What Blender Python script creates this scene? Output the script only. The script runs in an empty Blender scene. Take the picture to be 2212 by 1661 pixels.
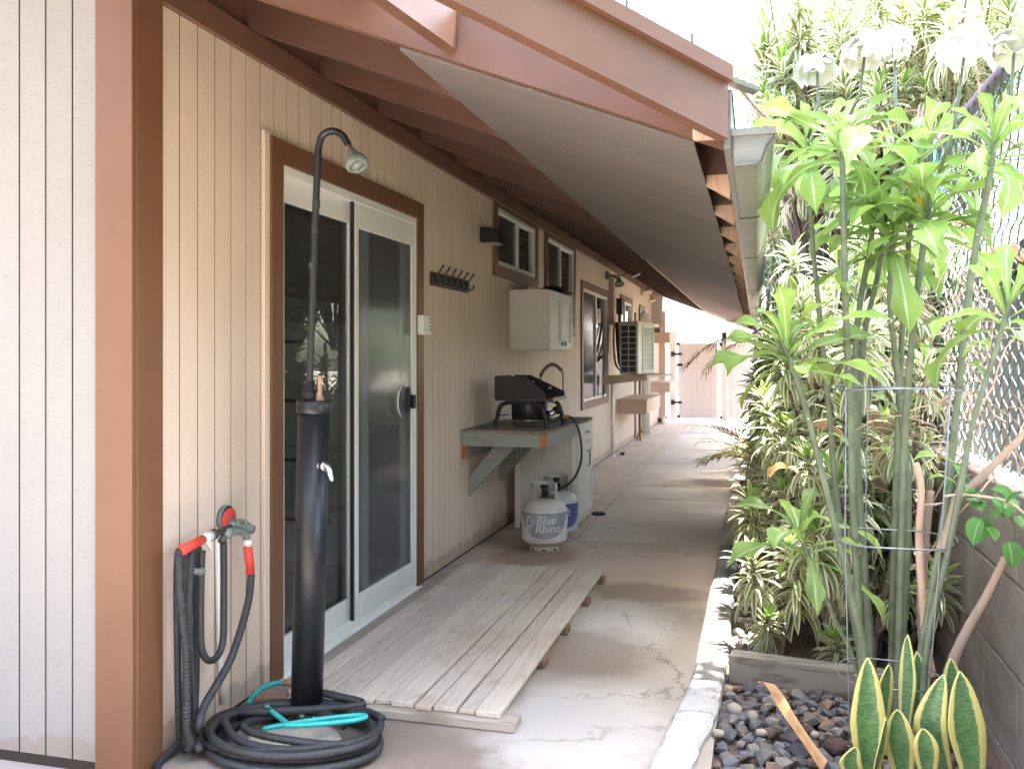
import bpy, math, random
from mathutils import Vector, Matrix, Euler
from math import sin, cos, pi, radians as R
random.seed(7)
sc = bpy.context.scene
col = sc.collection

# ------------------------------------------------------------------ camera
CX, CH, F, U0, V0 = 1.86, 1.30, 1950.0, 1106.0, 771.0      # metres, metres, focal length and centre on a 2212 px wide frame
YAW = math.atan(529 / F)
cd = bpy.data.cameras.new('camera'); cam = bpy.data.objects.new('camera', cd); col.objects.link(cam)
cam.location = (CX, 0, CH); cam.rotation_euler = (R(90), 0, YAW)
cd.sensor_width = 36; cd.lens = F / 2212 * 36; cd.shift_y = -59.5 / 2212
cd.clip_start = 0.05; cd.clip_end = 400
sc.camera = cam
# ------------------------------------------------------------------ world, sun, exposure
SUN = Vector((0.15, 0.20, 0.965)).normalized()
w = bpy.data.worlds.new('World'); sc.world = w; w.use_nodes = True
nt = w.node_tree; sky = nt.nodes.new('ShaderNodeTexSky'); sky.sky_type = 'NISHITA'; sky.sun_disc = False
sky.sun_elevation = math.asin(SUN.z); sky.sun_rotation = math.atan2(SUN.x, SUN.y)
sky.air_density = 1.0; sky.dust_density = 5.0; sky.ozone_density = 1.0
bg = nt.nodes['Background']; nt.links.new(sky.outputs[0], bg.inputs[0]); bg.inputs[1].default_value = 0.15
sd = bpy.data.lights.new('sun', 'SUN'); sun = bpy.data.objects.new('sun', sd); col.objects.link(sun)
sd.energy = 3.0; sd.angle = R(0.53); sd.color = (1, .95, .87)
sun.rotation_euler = (-SUN).to_track_quat('-Z', 'Y').to_euler()
sc.view_settings.view_transform = 'Standard'; sc.view_settings.look = 'None'
sc.view_settings.gamma = 1; sc.view_settings.use_curve_mapping = False
sc.view_settings.exposure = 4.0
sc.cycles.max_bounces = 12; sc.cycles.diffuse_bounces = 8; sc.cycles.transmission_bounces = 8; sc.cycles.transparent_max_bounces = 12

# ------------------------------------------------------------------ measuring: a photo point on a known plane -> metres
_s, _c = sin(YAW), cos(YAW)
def ray(u, v):
    p = (u - U0) / F; return (_c * p - _s, _s * p + _c, (V0 - v) / F)
def onx(u, v, x=0.0):
    r = ray(u, v); t = (x - CX) / r[0]; return Vector((x, r[1] * t, CH + r[2] * t))
def ony(u, v, y):
    r = ray(u, v); t = y / r[1]; return Vector((CX + r[0] * t, y, CH + r[2] * t))
def onz(u, v, z=0.0):
    r = ray(u, v); t = (z - CH) / r[2]; return Vector((CX + r[0] * t, r[1] * t, z))

# ------------------------------------------------------------------ mesh builder
class MB:
    def __init__(s): s.v = []; s.f = []; s.uv = None; s.mi = []
    def add(s, vs, fs, m=0):
        o = len(s.v); s.v += [Vector(q) for q in vs]; s.f += [tuple(i + o for i in f) for f in fs]; s.mi += [m] * len(fs); return s
    def box(s, x0, x1, y0, y1, z0, z1, m=0):
        vs = [(x, y, z) for z in (z0, z1) for y in (y0, y1) for x in (x0, x1)]
        return s.add(vs, [(0, 2, 3, 1), (4, 5, 7, 6), (0, 1, 5, 4), (2, 6, 7, 3), (0, 4, 6, 2), (1, 3, 7, 5)], m)
    def bbox(s, x0, x1, y0, y1, z0, z1, b=.003, m=0):      # box with chamfered edges
        xs = (x0, x0 + b, x1 - b, x1); ys = (y0, y0 + b, y1 - b, y1); zs = (z0, z0 + b, z1 - b, z1)
        v = []; idx = {}
        for i in range(4):
            for j in range(4):
                for k in range(4):
                    e = (i in (0, 3)) + (j in (0, 3)) + (k in (0, 3))
                    if e == 1: idx[i, j, k] = len(v); v.append((xs[i], ys[j], zs[k]))
        f = []
        g = lambda a: idx[a]
        for e in (0, 3):
            f.append([g((e, 1, 1)), g((e, 2, 1)), g((e, 2, 2)), g((e, 1, 2))]); f.append([g((1, e, 1)), g((2, e, 1)), g((2, e, 2)), g((1, e, 2))]); f.append([g((1, 1, e)), g((2, 1, e)), g((2, 2, e)), g((1, 2, e))])
        n = lambda e: 1 if e == 0 else 2
        for a in (0, 3):
            for c in (0, 3):
                f.append([g((a, n(c), 1)), g((a, n(c), 2)), g((n(a), c, 2)), g((n(a), c, 1))])
                f.append([g((a, 1, n(c))), g((a, 2, n(c))), g((n(a), 2, c)), g((n(a), 1, c))])
                f.append([g((1, a, n(c))), g((2, a, n(c))), g((2, n(a), c)), g((1, n(a), c))])
                for e in (0, 3): f.append([g((a, n(c), n(e))), g((n(a), c, n(e))), g((n(a), n(c), e))])
        cx = Vector(((x0 + x1) / 2, (y0 + y1) / 2, (z0 + z1) / 2)); V = [Vector(q) for q in v]; out = []
        for q in f:
            c = sum((V[i] for i in q), Vector()) / len(q); nn = (V[q[1]] - V[q[0]]).cross(V[q[2]] - V[q[1]])
            out.append(tuple(q) if nn.dot(c - cx) > 0 else tuple(reversed(q)))
        return s.add(v, out, m)
    def beam(s, a, b, wd, ht, up=(0, 0, 1), m=0):
        a = Vector(a); b = Vector(b); d = (b - a).normalized(); sd_ = d.cross(Vector(up)).normalized(); u = sd_.cross(d)
        vs = []
        for p in (a, b):
            for i, j in ((-1, -1), (1, -1), (1, 1), (-1, 1)): vs.append(p + sd_ * (wd / 2 * i) + u * (ht / 2 * j))
        return s.add(vs, [(0, 3, 2, 1), (4, 5, 6, 7), (0, 1, 5, 4), (1, 2, 6, 5), (2, 3, 7, 6), (3, 0, 4, 7)], m)
    def prism(s, poly, n, m=0):           # planar polygon of 3D points, thickened by vector n
        poly = [Vector(p) for p in poly]; n = Vector(n); k = len(poly)
        return s.add(poly + [p + n for p in poly], [tuple(reversed(range(k))), tuple(range(k, 2 * k))] + [(i, (i + 1) % k, k + (i + 1) % k, k + i) for i in range(k)], m)
    def tube(s, pts, r, seg=8, cap=True, closed=False, m=0):
        pts = [Vector(p) for p in pts]; n = len(pts); rs = r if isinstance(r, (list, tuple)) else [r] * n
        vs = []; t0 = None; nrm = None
        for i, p in enumerate(pts):
            if closed: t = (pts[(i + 1) % n] - pts[i - 1])
            else: t = pts[min(i + 1, n - 1)] - pts[max(i - 1, 0)]
            if t.length < 1e-9: t = Vector((0, 0, 1))
            t.normalize()
            if nrm is None: nrm = t.orthogonal().normalized()
            else:
                nrm = nrm - t * nrm.dot(t)
                nrm = nrm.normalized() if nrm.length > 1e-6 else t.orthogonal().normalized()
            bn = t.cross(nrm)
            for k in range(seg):
                a = 2 * pi * k / seg; vs.append(p + (nrm * cos(a) + bn * sin(a)) * rs[i])
        fs = []
        for i in range(n if closed else n - 1):
            j = (i + 1) % n
            for k in range(seg): fs.append((i * seg + k, i * seg + (k + 1) % seg, j * seg + (k + 1) % seg, j * seg + k))
        if cap and not closed: fs += [tuple(reversed(range(seg))), tuple(range((n - 1) * seg, n * seg))]
        return s.add(vs, fs, m)
    def lathe(s, prof, c=(0, 0, 0), seg=32, axis=None, a0=0, a1=2 * pi, m=0):
        c = Vector(c); rot = Vector(axis).to_track_quat('Z', 'Y').to_matrix() if axis else Matrix.Identity(3)
        full = abs(a1 - a0 - 2 * pi) < 1e-6; k = seg if full else seg + 1; vs = []; fs = []
        for r_, z_ in prof:
            for i in range(k):
                a = a0 + (a1 - a0) * i / seg; vs.append(c + rot @ Vector((r_ * cos(a), r_ * sin(a), z_)))
        for j in range(len(prof) - 1):
            for i in range(seg):
                i2 = (i + 1) % k; fs.append((j * k + i, j * k + i2, (j + 1) * k + i2, (j + 1) * k + i))
        return s.add(vs, fs, m)
    def build(s, name, mat, parent=None, smooth=False, **kw):
        base = world_loc(parent) if parent else Vector()
        if parent is None:
            lo = Vector((min(q.x for q in s.v), min(q.y for q in s.v), min(q.z for q in s.v))); hi = Vector((max(q.x for q in s.v), max(q.y for q in s.v), 0))
            base = Vector(((lo.x + hi.x) / 2, (lo.y + hi.y) / 2, lo.z))
        me = bpy.data.meshes.new(name); me.from_pydata([q - base for q in s.v], [], s.f)
        for mt in (mat if isinstance(mat, (list, tuple)) else [mat]): me.materials.append(mt)
        if any(s.mi): me.polygons.foreach_set('material_index', s.mi)
        if s.uv:
            ul = me.uv_layers.new(name='UVMap'); ul.data.foreach_set('uv', [c for f_ in s.f for i in f_ for c in s.uv[i]])
        if smooth: me.polygons.foreach_set('use_smooth', [True] * len(me.polygons))
        me.update()
        o = bpy.data.objects.new(name, me); col.objects.link(o)
        if parent: o.parent = parent
        else: o.location = base
        for k_, v_ in kw.items(): o[k_] = v_
        return o
def world_loc(o):
    v = Vector()
    while o: v += o.location; o = o.parent
    return v
def thing(name, label, cat, loc=(0, 0, 0), group=None):
    o = bpy.data.objects.new(name, None); col.objects.link(o); o.location = loc; o['label'] = label; o['category'] = cat
    o.empty_display_size = .1
    if group: o['group'] = group
    return o
def tag(o, label, cat, group=None):
    o['label'] = label; o['category'] = cat
    if group: o['group'] = group
    return o
def inst(name, me, parent, loc, rot=None, scale=1, **kw):
    o = bpy.data.objects.new(name, me); col.objects.link(o); o.parent = parent
    o.location = Vector(loc) - world_loc(parent)
    if rot is not None: o.rotation_euler = rot
    o.scale = (scale,) * 3 if not isinstance(scale, (tuple, list)) else scale
    for k_, v_ in kw.items(): o[k_] = v_
    return o
def smooth_path(pts, n=8, closed=False):        # Catmull-Rom
    P = [Vector(p) for p in pts]; out = []; m = len(P)
    for i in range(m if closed else m - 1):
        if closed: a, b, c, d = P[i - 1], P[i], P[(i + 1) % m], P[(i + 2) % m]
        else: a, b, c, d = P[max(i - 1, 0)], P[i], P[i + 1], P[min(i + 2, m - 1)]
        for k in range(n):
            t = k / n; out.append(.5 * ((2 * b) + (c - a) * t + (2 * a - 5 * b + 4 * c - d) * t * t + (3 * b - a - 3 * c + d) * t ** 3))
    if not closed: out.append(P[-1])
    return out

# ------------------------------------------------------------------ materials
def new_mat(name):
    m = bpy.data.materials.new(name); m.use_nodes = True; n = m.node_tree.nodes; l = m.node_tree.links
    return m, n, l, n['Principled BSDF']
def setsock(b, n, v):
    if n in b.inputs: b.inputs[n].default_value = v
def noise(n, l, scale, mapscale=(1, 1, 1), detail=4, rough=.6, coord='Object', dist=0):
    tc = n.new('ShaderNodeTexCoord'); mp = n.new('ShaderNodeMapping'); mp.inputs['Scale'].default_value = mapscale
    l.new(tc.outputs[coord], mp.inputs[0]); t = n.new('ShaderNodeTexNoise'); t.inputs['Scale'].default_value = scale
    t.inputs['Detail'].default_value = detail; t.inputs['Roughness'].default_value = rough; t.inputs['Distortion'].default_value = dist
    l.new(mp.outputs[0], t.inputs['Vector']); return t, mp
def ramp(n, l, src, stops):
    r = n.new('ShaderNodeValToRGB'); e = r.color_ramp.elements
    e[0].position, e[0].color = stops[0][0], (*stops[0][1], 1); e[1].position, e[1].color = stops[1][0], (*stops[1][1], 1)
    for p, c in stops[2:]: q = e.new(p); q.color = (*c, 1)
    l.new(src, r.inputs[0]); return r
def mixc(n, l, fac, a, b, mode='MIX'):
    m = n.new('ShaderNodeMix'); m.data_type = 'RGBA'; m.blend_type = mode
    for sk, v in ((m.inputs[0], fac), (m.inputs[6], a), (m.inputs[7], b)):
        if hasattr(v, 'is_linked') or hasattr(v, 'links'): l.new(v, sk)
        elif isinstance(v, tuple): sk.default_value = (*v, 1)
        else: sk.default_value = v
    return m.outputs[2]
def bump(n, l, b, src, strength=.3, dist=.002, prev=None):
    bp = n.new('ShaderNodeBump'); bp.inputs['Strength'].default_value = strength; bp.inputs['Distance'].default_value = dist
    l.new(src, bp.inputs['Height'])
    if prev: l.new(prev.outputs[0], bp.inputs['Normal'])
    l.new(bp.outputs[0], b.inputs['Normal']); return bp
def simple(name, c, rough=.5, var=.12, scale=12, bs=.15, bd=.001, metal=0, mapscale=(1, 1, 1), spec=.5, specks=None, rnd=0, bscale=None):
    m, n, l, b = new_mat(name); t, _ = noise(n, l, scale, mapscale)
    lo = tuple(max(0, x * (1 - var)) for x in c); hi = tuple(min(1, x * (1 + var)) for x in c)
    out = ramp(n, l, t.outputs[0], [(.3, lo), (.7, hi)]).outputs[0]
    if rnd:
        oi = n.new('ShaderNodeObjectInfo'); mr = n.new('ShaderNodeMapRange'); mr.inputs[3].default_value = 1 - rnd; mr.inputs[4].default_value = 1 + rnd
        l.new(oi.outputs['Random'], mr.inputs[0]); hs = n.new('ShaderNodeHueSaturation'); l.new(mr.outputs[0], hs.inputs['Value']); l.new(out, hs.inputs['Color']); out = hs.outputs[0]
    if specks:
        t2, _ = noise(n, l, specks[1], detail=2); r2 = ramp(n, l, t2.outputs[0], [(specks[2], (0, 0, 0)), (specks[2] + .02, (1, 1, 1))])
        out = mixc(n, l, r2.outputs[0], out, specks[0])
    l.new(out, b.inputs['Base Color']); b.inputs['Roughness'].default_value = rough; b.inputs['Metallic'].default_value = metal
    setsock(b, 'Specular IOR Level', spec)
    if bs:
        t3, _ = noise(n, l, bscale or scale * 6, mapscale, 6); bump(n, l, b, t3.outputs[0], bs, bd)
    return m
def siding_mat(name, c, streak):
    m, n, l, b = new_mat(name)
    big, _ = noise(n, l, 1.6, (1, 1, .5)); base = ramp(n, l, big.outputs[0], [(.3, tuple(x * .93 for x in c)), (.7, tuple(min(1, x * 1.05) for x in c))]).outputs[0]
    oi = n.new('ShaderNodeObjectInfo'); mr = n.new('ShaderNodeMapRange'); mr.inputs[3].default_value = .975; mr.inputs[4].default_value = 1.025
    l.new(oi.outputs['Random'], mr.inputs[0]); hs = n.new('ShaderNodeHueSaturation'); l.new(mr.outputs[0], hs.inputs['Value']); l.new(base, hs.inputs['Color'])
    fine, _ = noise(n, l, 30, (1.2, 1.2, 9), 5, .7)
    sp = ramp(n, l, fine.outputs[0], [(.53, (0, 0, 0)), (.70, (1, 1, 1))])
    dark = mixc(n, l, sp.outputs[0], hs.outputs[0], tuple(x * .80 for x in c))
    # grime just above the ground
    tc = n.new('ShaderNodeTexCoord'); sx = n.new('ShaderNodeSeparateXYZ'); l.new(tc.outputs['Object'], sx.inputs[0])
    gn, _ = noise(n, l, 9); ad = n.new('ShaderNodeMath'); ad.operation = 'MULTIPLY_ADD'; l.new(gn.outputs[0], ad.inputs[0]); ad.inputs[1].default_value = -.16; l.new(sx.outputs[2], ad.inputs[2])
    gr = ramp(n, l, ad.outputs[0], [(0, (.45, .45, .45)), (.02, (0, 0, 0))])
    l.new(mixc(n, l, gr.outputs[0], dark, (.25, .17, .12)), b.inputs['Base Color'])
    b.inputs['Roughness'].default_value = .65
    bump(n, l, b, fine.outputs[0], streak, .003); return m
def wood_mat(name, c1, c2, axis='y', ring=22, rough=.75, stain=None, rnd=.1, bs=.35, knots=True):
    m, n, l, b = new_mat(name)
    tc = n.new('ShaderNodeTexCoord'); oi = n.new('ShaderNodeObjectInfo'); mp = n.new('ShaderNodeMapping')
    sc_ = {'y': (1, .09, 1), 'x': (.09, 1, 1), 'z': (1, 1, .09)}[axis]; mp.inputs['Scale'].default_value = sc_
    cm = n.new('ShaderNodeCombineXYZ'); ml = n.new('ShaderNodeMath'); ml.operation = 'MULTIPLY'; ml.inputs[1].default_value = 37; l.new(oi.outputs['Random'], ml.inputs[0])
    for k in range(3): l.new(ml.outputs[0], cm.inputs[k])
    l.new(cm.outputs[0], mp.inputs['Location']); l.new(tc.outputs['Object'], mp.inputs[0])
    dn = n.new('ShaderNodeTexNoise'); dn.inputs['Scale'].default_value = 5; dn.inputs['Detail'].default_value = 2; l.new(mp.outputs[0], dn.inputs['Vector'])
    ml2 = n.new('ShaderNodeMath'); ml2.operation = 'MULTIPLY'; ml2.inputs[1].default_value = ring; l.new(dn.outputs[0], ml2.inputs[0])
    fr = n.new('ShaderNodeMath'); fr.operation = 'PINGPONG'; fr.inputs[1].default_value = .5; l.new(ml2.outputs[0], fr.inputs[0])
    g = n.new('ShaderNodeTexNoise'); g.inputs['Scale'].default_value = 120; g.inputs['Detail'].default_value = 3; l.new(mp.outputs[0], g.inputs['Vector'])
    ad = n.new('ShaderNodeMath'); ad.operation = 'MULTIPLY_ADD'; ad.inputs[1].default_value = .55; l.new(g.outputs[0], ad.inputs[0]); l.new(fr.outputs[0], ad.inputs[2])
    out = ramp(n, l, ad.outputs[0], [(.15, c2), (.5, c1)]).outputs[0]
    if rnd:
        mr = n.new('ShaderNodeMapRange'); mr.inputs[3].default_value = 1 - rnd; mr.inputs[4].default_value = 1 + rnd; l.new(oi.outputs['Random'], mr.inputs[0])
        hs = n.new('ShaderNodeHueSaturation'); l.new(mr.outputs[0], hs.inputs['Value']); l.new(out, hs.inputs['Color']); out = hs.outputs[0]
    if stain:
        t2, _ = noise(n, l, 1.7, detail=5); r2 = ramp(n, l, t2.outputs[0], [(.5, (0, 0, 0)), (.68, (.75, .75, .75))]); out = mixc(n, l, r2.outputs[0], out, stain, 'MULTIPLY')
    l.new(out, b.inputs['Base Color']); b.inputs['Roughness'].default_value = rough
    bump(n, l, b, ad.outputs[0], bs, .0015); return m
M = {}
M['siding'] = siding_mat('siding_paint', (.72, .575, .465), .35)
M['siding_front_dimmed'] = siding_mat('siding_paint_front_dimmed', (.30, .292, .28), .5)  # house paint darkened here to offset the strong light on the front wall
M['groove'] = simple('groove_dark_stain', (.035, .024, .018), .9)
M['trim'] = simple('brown_trim_paint', (.165, .078, .040), .42, .08, 3, .12, .0006, specks=((.45, .36, .3), 260, .79), bscale=300)
M['frieze'] = simple('brown_frieze_paint', (.17, .082, .055), .5, .1, 4, .2)
M['rafter'] = simple('rafter_redbrown_paint', (.095, .046, .032), .5, .2, 6, .3, mapscale=(.35, 1, 1), specks=((.42, .3, .24), 70, .76), rnd=.12)
M['barge'] = simple('barge_redbrown_paint', (.110, .053, .033), .45, .16, 5, .3, mapscale=(.5, .5, 1), specks=((.5, .36, .28), 60, .78), bscale=60)
M['soffit'] = simple('taupe_soffit_paint', (.135, .112, .104), .6, .1, 2.5, .2, specks=((.36, .33, .30), 55, .71), mapscale=(.5, 1.6, 1))
M['soffit_red'] = simple('redbrown_soffit_paint', (.17, .10, .085), .6, .16, 3, .3, mapscale=(.6, 4, 1))
M['rawwood'] = wood_mat('cut_pine_end', (.50, .34, .24), (.33, .19, .12), 'z', 30, .8)
M['sheath'] = simple('roof_sheathing', (.13, .07, .055), .8)
M['vinyl'] = simple('white_vinyl', (.78, .78, .75), .35, .03, 4, .05, .0004, bscale=40)
M['white'] = simple('white_cabinet_paint', (.76, .75, .72), .45, .05, 5, .15, .0005)
M['cabside'] = simple('cabinet_side_laminate', (.62, .60, .56), .5, .06, 40, .15, .0004)
M['black'] = simple('black_plastic', (.012, .014, .017), .38, .3, 30, .15, .0005, specks=((.22, .22, .21), 130, .735))
M['matblack'] = simple('black_matte_metal', (.012, .012, .014), .55, .3, 60, .2, .0006)
M['rubber'] = simple('dusty_black_rubber', (.03, .032, .036), .6, .35, 25, .25, .0006, specks=((.25, .24, .22), 90, .74))
M['teal'] = simple('teal_rubber', (.03, .42, .40), .4, .08, 20, .1)
M['red'] = simple('red_grip', (.62, .05, .035), .5, .12, 20, .15, specks=((.75, .4, .35), 90, .72))
M['red_net'] = simple('red_mesh_face', (.62, .06, .04), .7, .3, 200, .4)
M['chrome'] = simple('dull_chrome', (.6, .6, .6), .28, .1, 15, .1, metal=1)
M['galv'] = simple('weathered_gutter_steel', (.19, .195, .18), .38, .25, 4, .12, .0006, metal=.5, mapscale=(1, 1, 6), bscale=25)
M['darkmetal'] = simple('dark_rim_metal', (.08, .075, .07), .5, .2, 20, .1, metal=.5)
M['wire'] = simple('galvanized_wire', (.22, .24, .28), .4, .15, 40, .1, metal=.7)
M['brass'] = simple('old_brass', (.35, .22, .08), .4, .2, 40, .2, metal=.8)
M['brasspipe'] = simple('tan_nozzle', (.36, .22, .14), .5, .2, 40, .2)
M['grey_pl'] = simple('weathered_grey_green_plastic', (.16, .19, .17), .55, .25, 50, .3, .0008)
M['tank'] = simple('tank_enamel', (.52, .51, .47), .35, .08, 7, .1, .0005)
M['tank_label'] = simple('faded_blue_label', (.27, .29, .35), .5, .2, 9, .1, specks=((.50, .52, .56), 260, .66))
M['tank_label2'] = simple('blue_label', (.09, .12, .30), .5, .35, 12, .1, specks=((.5, .52, .56), 120, .68))
M['label_white'] = simple('label_white', (.60, .63, .68), .5, .08, 12, .05)
M['label_ink'] = simple('label_ink', (.12, .14, .2), .6, .2, 30, 0)
M['greywood'] = wood_mat('grey_painted_wood', (.27, .29, .28), (.20, .22, .21), 'x', 8, .7, rnd=.05, bs=.2)
M['greywood_y'] = wood_mat('grey_painted_wood_lengthwise', (.33, .33, .31), (.24, .25, .24), 'y', 10, .7, rnd=.05, bs=.3)
M['plytop'] = wood_mat('worn_plywood_top', (.30, .25, .21), (.20, .15, .12), 'y', 10, .8, stain=(.6, .5, .4))
M['cedar'] = wood_mat('orange_end_grain', (.42, .15, .06), (.25, .08, .03), 'z', 26, .7)
M['plank'] = wood_mat('weathered_pine_plank', (.58, .52, .455), (.45, .395, .34), 'y', 22, .8, stain=(.78, .68, .62), rnd=.08, bs=.55)
M['plank_x'] = wood_mat('weathered_pine_runner', (.45, .40, .34), (.30, .25, .2), 'x', 14, .85, stain=(.5, .45, .4))
M['redblock'] = wood_mat('redwood_block', (.26, .15, .11), (.16, .09, .07), 'x', 14, .85)
M['timber'] = wood_mat('grey_timber_edging', (.27, .25, .22), (.12, .10, .08), 'x', 16, .85, stain=(.6, .55, .45))
M['acwhite'] = simple('ac_cream_enamel', (.66, .64, .58), .4, .05, 4, .05)
M['acgrille'] = simple('ac_dark_grille', (.05, .055, .065), .6, .5, 180, .5)
M['tan'] = simple('tan_painted_board', (.56, .42, .33), .6, .06, 5, .15)
M['gate'] = simple('cream_vinyl_gate', (.66, .56, .50), .45, .05, 2, .08)
M['iron'] = simple('black_iron', (.012, .012, .014), .5, .2, 20, .1)
M['stem'] = simple('green_cane_bark', (.12, .15, .09), .55, .3, 18, .3, .002, specks=((.5, .52, .45), 70, .71), bscale=40)
M['trunk'] = simple('ringed_trunk_bark', (.17, .13, .10), .8, .3, 8, .6, .004, mapscale=(1, 1, 8), bscale=20)
M['deadwood'] = simple('dead_wood', (.34, .25, .19), .8, .25, 10, .5, .003, mapscale=(1, 1, .3))
M['palewood'] = simple('peeled_pale_stick', (.52, .36, .27), .7, .2, 10, .4, .003, mapscale=(1, 1, .3))
M['straw'] = simple('dry_vine', (.50, .36, .28), .8, .3, 10, 0, rnd=.2)
M['link'] = simple('green_vinyl_wire', (.03, .11, .10), .4, .2, 20, 0)
M['blockwall'] = None
M['flower'] = simple('white_petal', (.70, .71, .66), .5, .02, 5, 0)

def glass_mat(name, tint, gloss=.10, rough=.01):
    m, n, l, b = new_mat(name); n.remove(b); out = n['Material Output']
    t = n.new('ShaderNodeBsdfTransparent'); t.inputs[0].default_value = (*tint, 1); g = n.new('ShaderNodeBsdfGlossy'); g.inputs['Roughness'].default_value = rough; g.inputs[0].default_value = (.95, .97, 1, 1)
    fz = n.new('ShaderNodeLayerWeight'); fz.inputs[0].default_value = .5; pw = n.new('ShaderNodeMath'); pw.operation = 'POWER'; pw.inputs[1].default_value = 5; l.new(fz.outputs['Facing'], pw.inputs[0])
    ad = n.new('ShaderNodeMath'); ad.operation = 'MULTIPLY_ADD'; ad.inputs[1].default_value = .8; ad.inputs[2].default_value = .03 + gloss; l.new(pw.outputs[0], ad.inputs[0])
    df = n.new('ShaderNodeBsdfDiffuse'); df.inputs[0].default_value = (.30, .31, .32, 1); m0 = n.new('ShaderNodeMixShader'); m0.inputs[0].default_value = .035; l.new(t.outputs[0], m0.inputs[1]); l.new(df.outputs[0], m0.inputs[2])
    mx = n.new('ShaderNodeMixShader'); l.new(ad.outputs[0], mx.inputs[0]); l.new(m0.outputs[0], mx.inputs[1]); l.new(g.outputs[0], mx.inputs[2]); l.new(mx.outputs[0], out.inputs[0]); return m
M['glass'] = glass_mat('window_glass', (.80, .83, .83), .04)
M['screen'] = glass_mat('insect_screen_glass', (.74, .76, .79), .0, .15)
_n = M['screen'].node_tree.nodes; _l = M['screen'].node_tree.links; _o = _n['Material Output']; _src = _o.inputs[0].links[0].from_socket
_d = _n.new('ShaderNodeBsdfDiffuse'); _d.inputs[0].default_value = (.20, .21, .225, 1); _mx = _n.new('ShaderNodeMixShader'); _mx.inputs[0].default_value = .16; _l.new(_src, _mx.inputs[1]); _l.new(_d.outputs[0], _mx.inputs[2]); _l.new(_mx.outputs[0], _o.inputs[0])

def leaf_mat(name, mid, edge, e0=.55, e1=.75, trans=.35, rough=.4, rib=None, band=False, rnd=.15):
    m, n, l, b = new_mat(name); uv = n.new('ShaderNodeUVMap'); sx = n.new('ShaderNodeSeparateXYZ'); l.new(uv.outputs[0], sx.inputs[0])
    a = n.new('ShaderNodeMath'); a.operation = 'SUBTRACT'; a.inputs[1].default_value = .5; l.new(sx.outputs[0], a.inputs[0])
    ab = n.new('ShaderNodeMath'); ab.operation = 'ABSOLUTE'; l.new(a.outputs[0], ab.inputs[0]); db = n.new('ShaderNodeMath'); db.operation = 'MULTIPLY'; db.inputs[1].default_value = 2; l.new(ab.outputs[0], db.inputs[0])
    src = mid
    if band:
        t, mp = noise(n, l, 5, (14, 14, 55), 3, .6, dist=.6); r0 = ramp(n, l, t.outputs[0], [(.42, (.045, .13, .05)), (.58, mid)]); src = r0.outputs[0]
    else:
        t, mp = noise(n, l, 9); r0 = ramp(n, l, t.outputs[0], [(.3, tuple(x * .75 for x in mid)), (.7, tuple(min(1, x * 1.2) for x in mid))]); src = r0.outputs[0]
    if band:
        en, _ = noise(n, l, 38, detail=3); ea = n.new('ShaderNodeMath'); ea.operation = 'MULTIPLY_ADD'; ea.inputs[1].default_value = .22; l.new(en.outputs[0], ea.inputs[0]); es = n.new('ShaderNodeMath'); es.operation = 'SUBTRACT'; es.inputs[1].default_value = .11; l.new(db.outputs[0], es.inputs[0]); l.new(es.outputs[0], ea.inputs[2]); db = ea
    if edge:
        r1 = ramp(n, l, db.outputs[0], [(e0, (0, 0, 0)), (e1, (1, 1, 1))]); src = mixc(n, l, r1.outputs[0], src, edge)
    if rib:
        r2 = ramp(n, l, db.outputs[0], [(.05, (1, 1, 1)), (.14, (0, 0, 0))]); src = mixc(n, l, r2.outputs[0], src, rib)
        # side veins
        vv = n.new('ShaderNodeMath'); vv.operation = 'MULTIPLY_ADD'; vv.inputs[1].default_value = .18; l.new(db.outputs[0], vv.inputs[0]); l.new(sx.outputs[1], vv.inputs[2])
        m2 = n.new('ShaderNodeMath'); m2.operation = 'MULTIPLY'; m2.inputs[1].default_value = 26; l.new(vv.outputs[0], m2.inputs[0]); pp = n.new('ShaderNodeMath'); pp.operation = 'PINGPONG'; pp.inputs[1].default_value = .5; l.new(m2.outputs[0], pp.inputs[0])
        r3 = ramp(n, l, pp.outputs[0], [(.0, (.35, .35, .35)), (.10, (0, 0, 0))]); src = mixc(n, l, r3.outputs[0], src, rib); bump(n, l, b, pp.outputs[0], .4, .004)
    oi = n.new('ShaderNodeObjectInfo'); mr = n.new('ShaderNodeMapRange'); mr.inputs[3].default_value = 1 - rnd; mr.inputs[4].default_value = 1 + rnd
    l.new(oi.outputs['Random'], mr.inputs[0]); hs = n.new('ShaderNodeHueSaturation'); l.new(mr.outputs[0], hs.inputs['Value']); l.new(src, hs.inputs['Color'])
    l.new(hs.outputs[0], b.inputs['Base Color']); b.inputs['Roughness'].default_value = rough
    if trans:
        tr = n.new('ShaderNodeBsdfTranslucent'); l.new(hs.outputs[0], tr.inputs[0]); mx = n.new('ShaderNodeMixShader'); mx.inputs[0].default_value = trans
        l.new(b.outputs[0], mx.inputs[1]); l.new(tr.outputs[0], mx.inputs[2]); l.new(mx.outputs[0], n['Material Output'].inputs[0])
    return m
M['soi'] = leaf_mat('variegated_leaf', (.21, .29, .16), (.74, .74, .50), .36, .54, .45)
M['soi_young'] = leaf_mat('young_variegated_leaf', (.17, .33, .07), (.42, .52, .16), .55, .8, .3)
M['plum'] = leaf_mat('fiddle_leaf', (.25, .39, .09), None, trans=.45, rib=(.50, .62, .34), rough=.33, rnd=.25)
M['yellowleaf'] = leaf_mat('yellowing_leaf', (.6, .42, .06), None, trans=.35)
M['snake'] = leaf_mat('snake_plant_leaf', (.12, .23, .09), (.50, .47, .17), .60, .68, .1, .35, band=True, rnd=.08)
M['deadleaf'] = leaf_mat('dead_tan_leaf', (.46, .27, .13), (.55, .36, .2), .5, .9, .25, .7)
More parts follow.
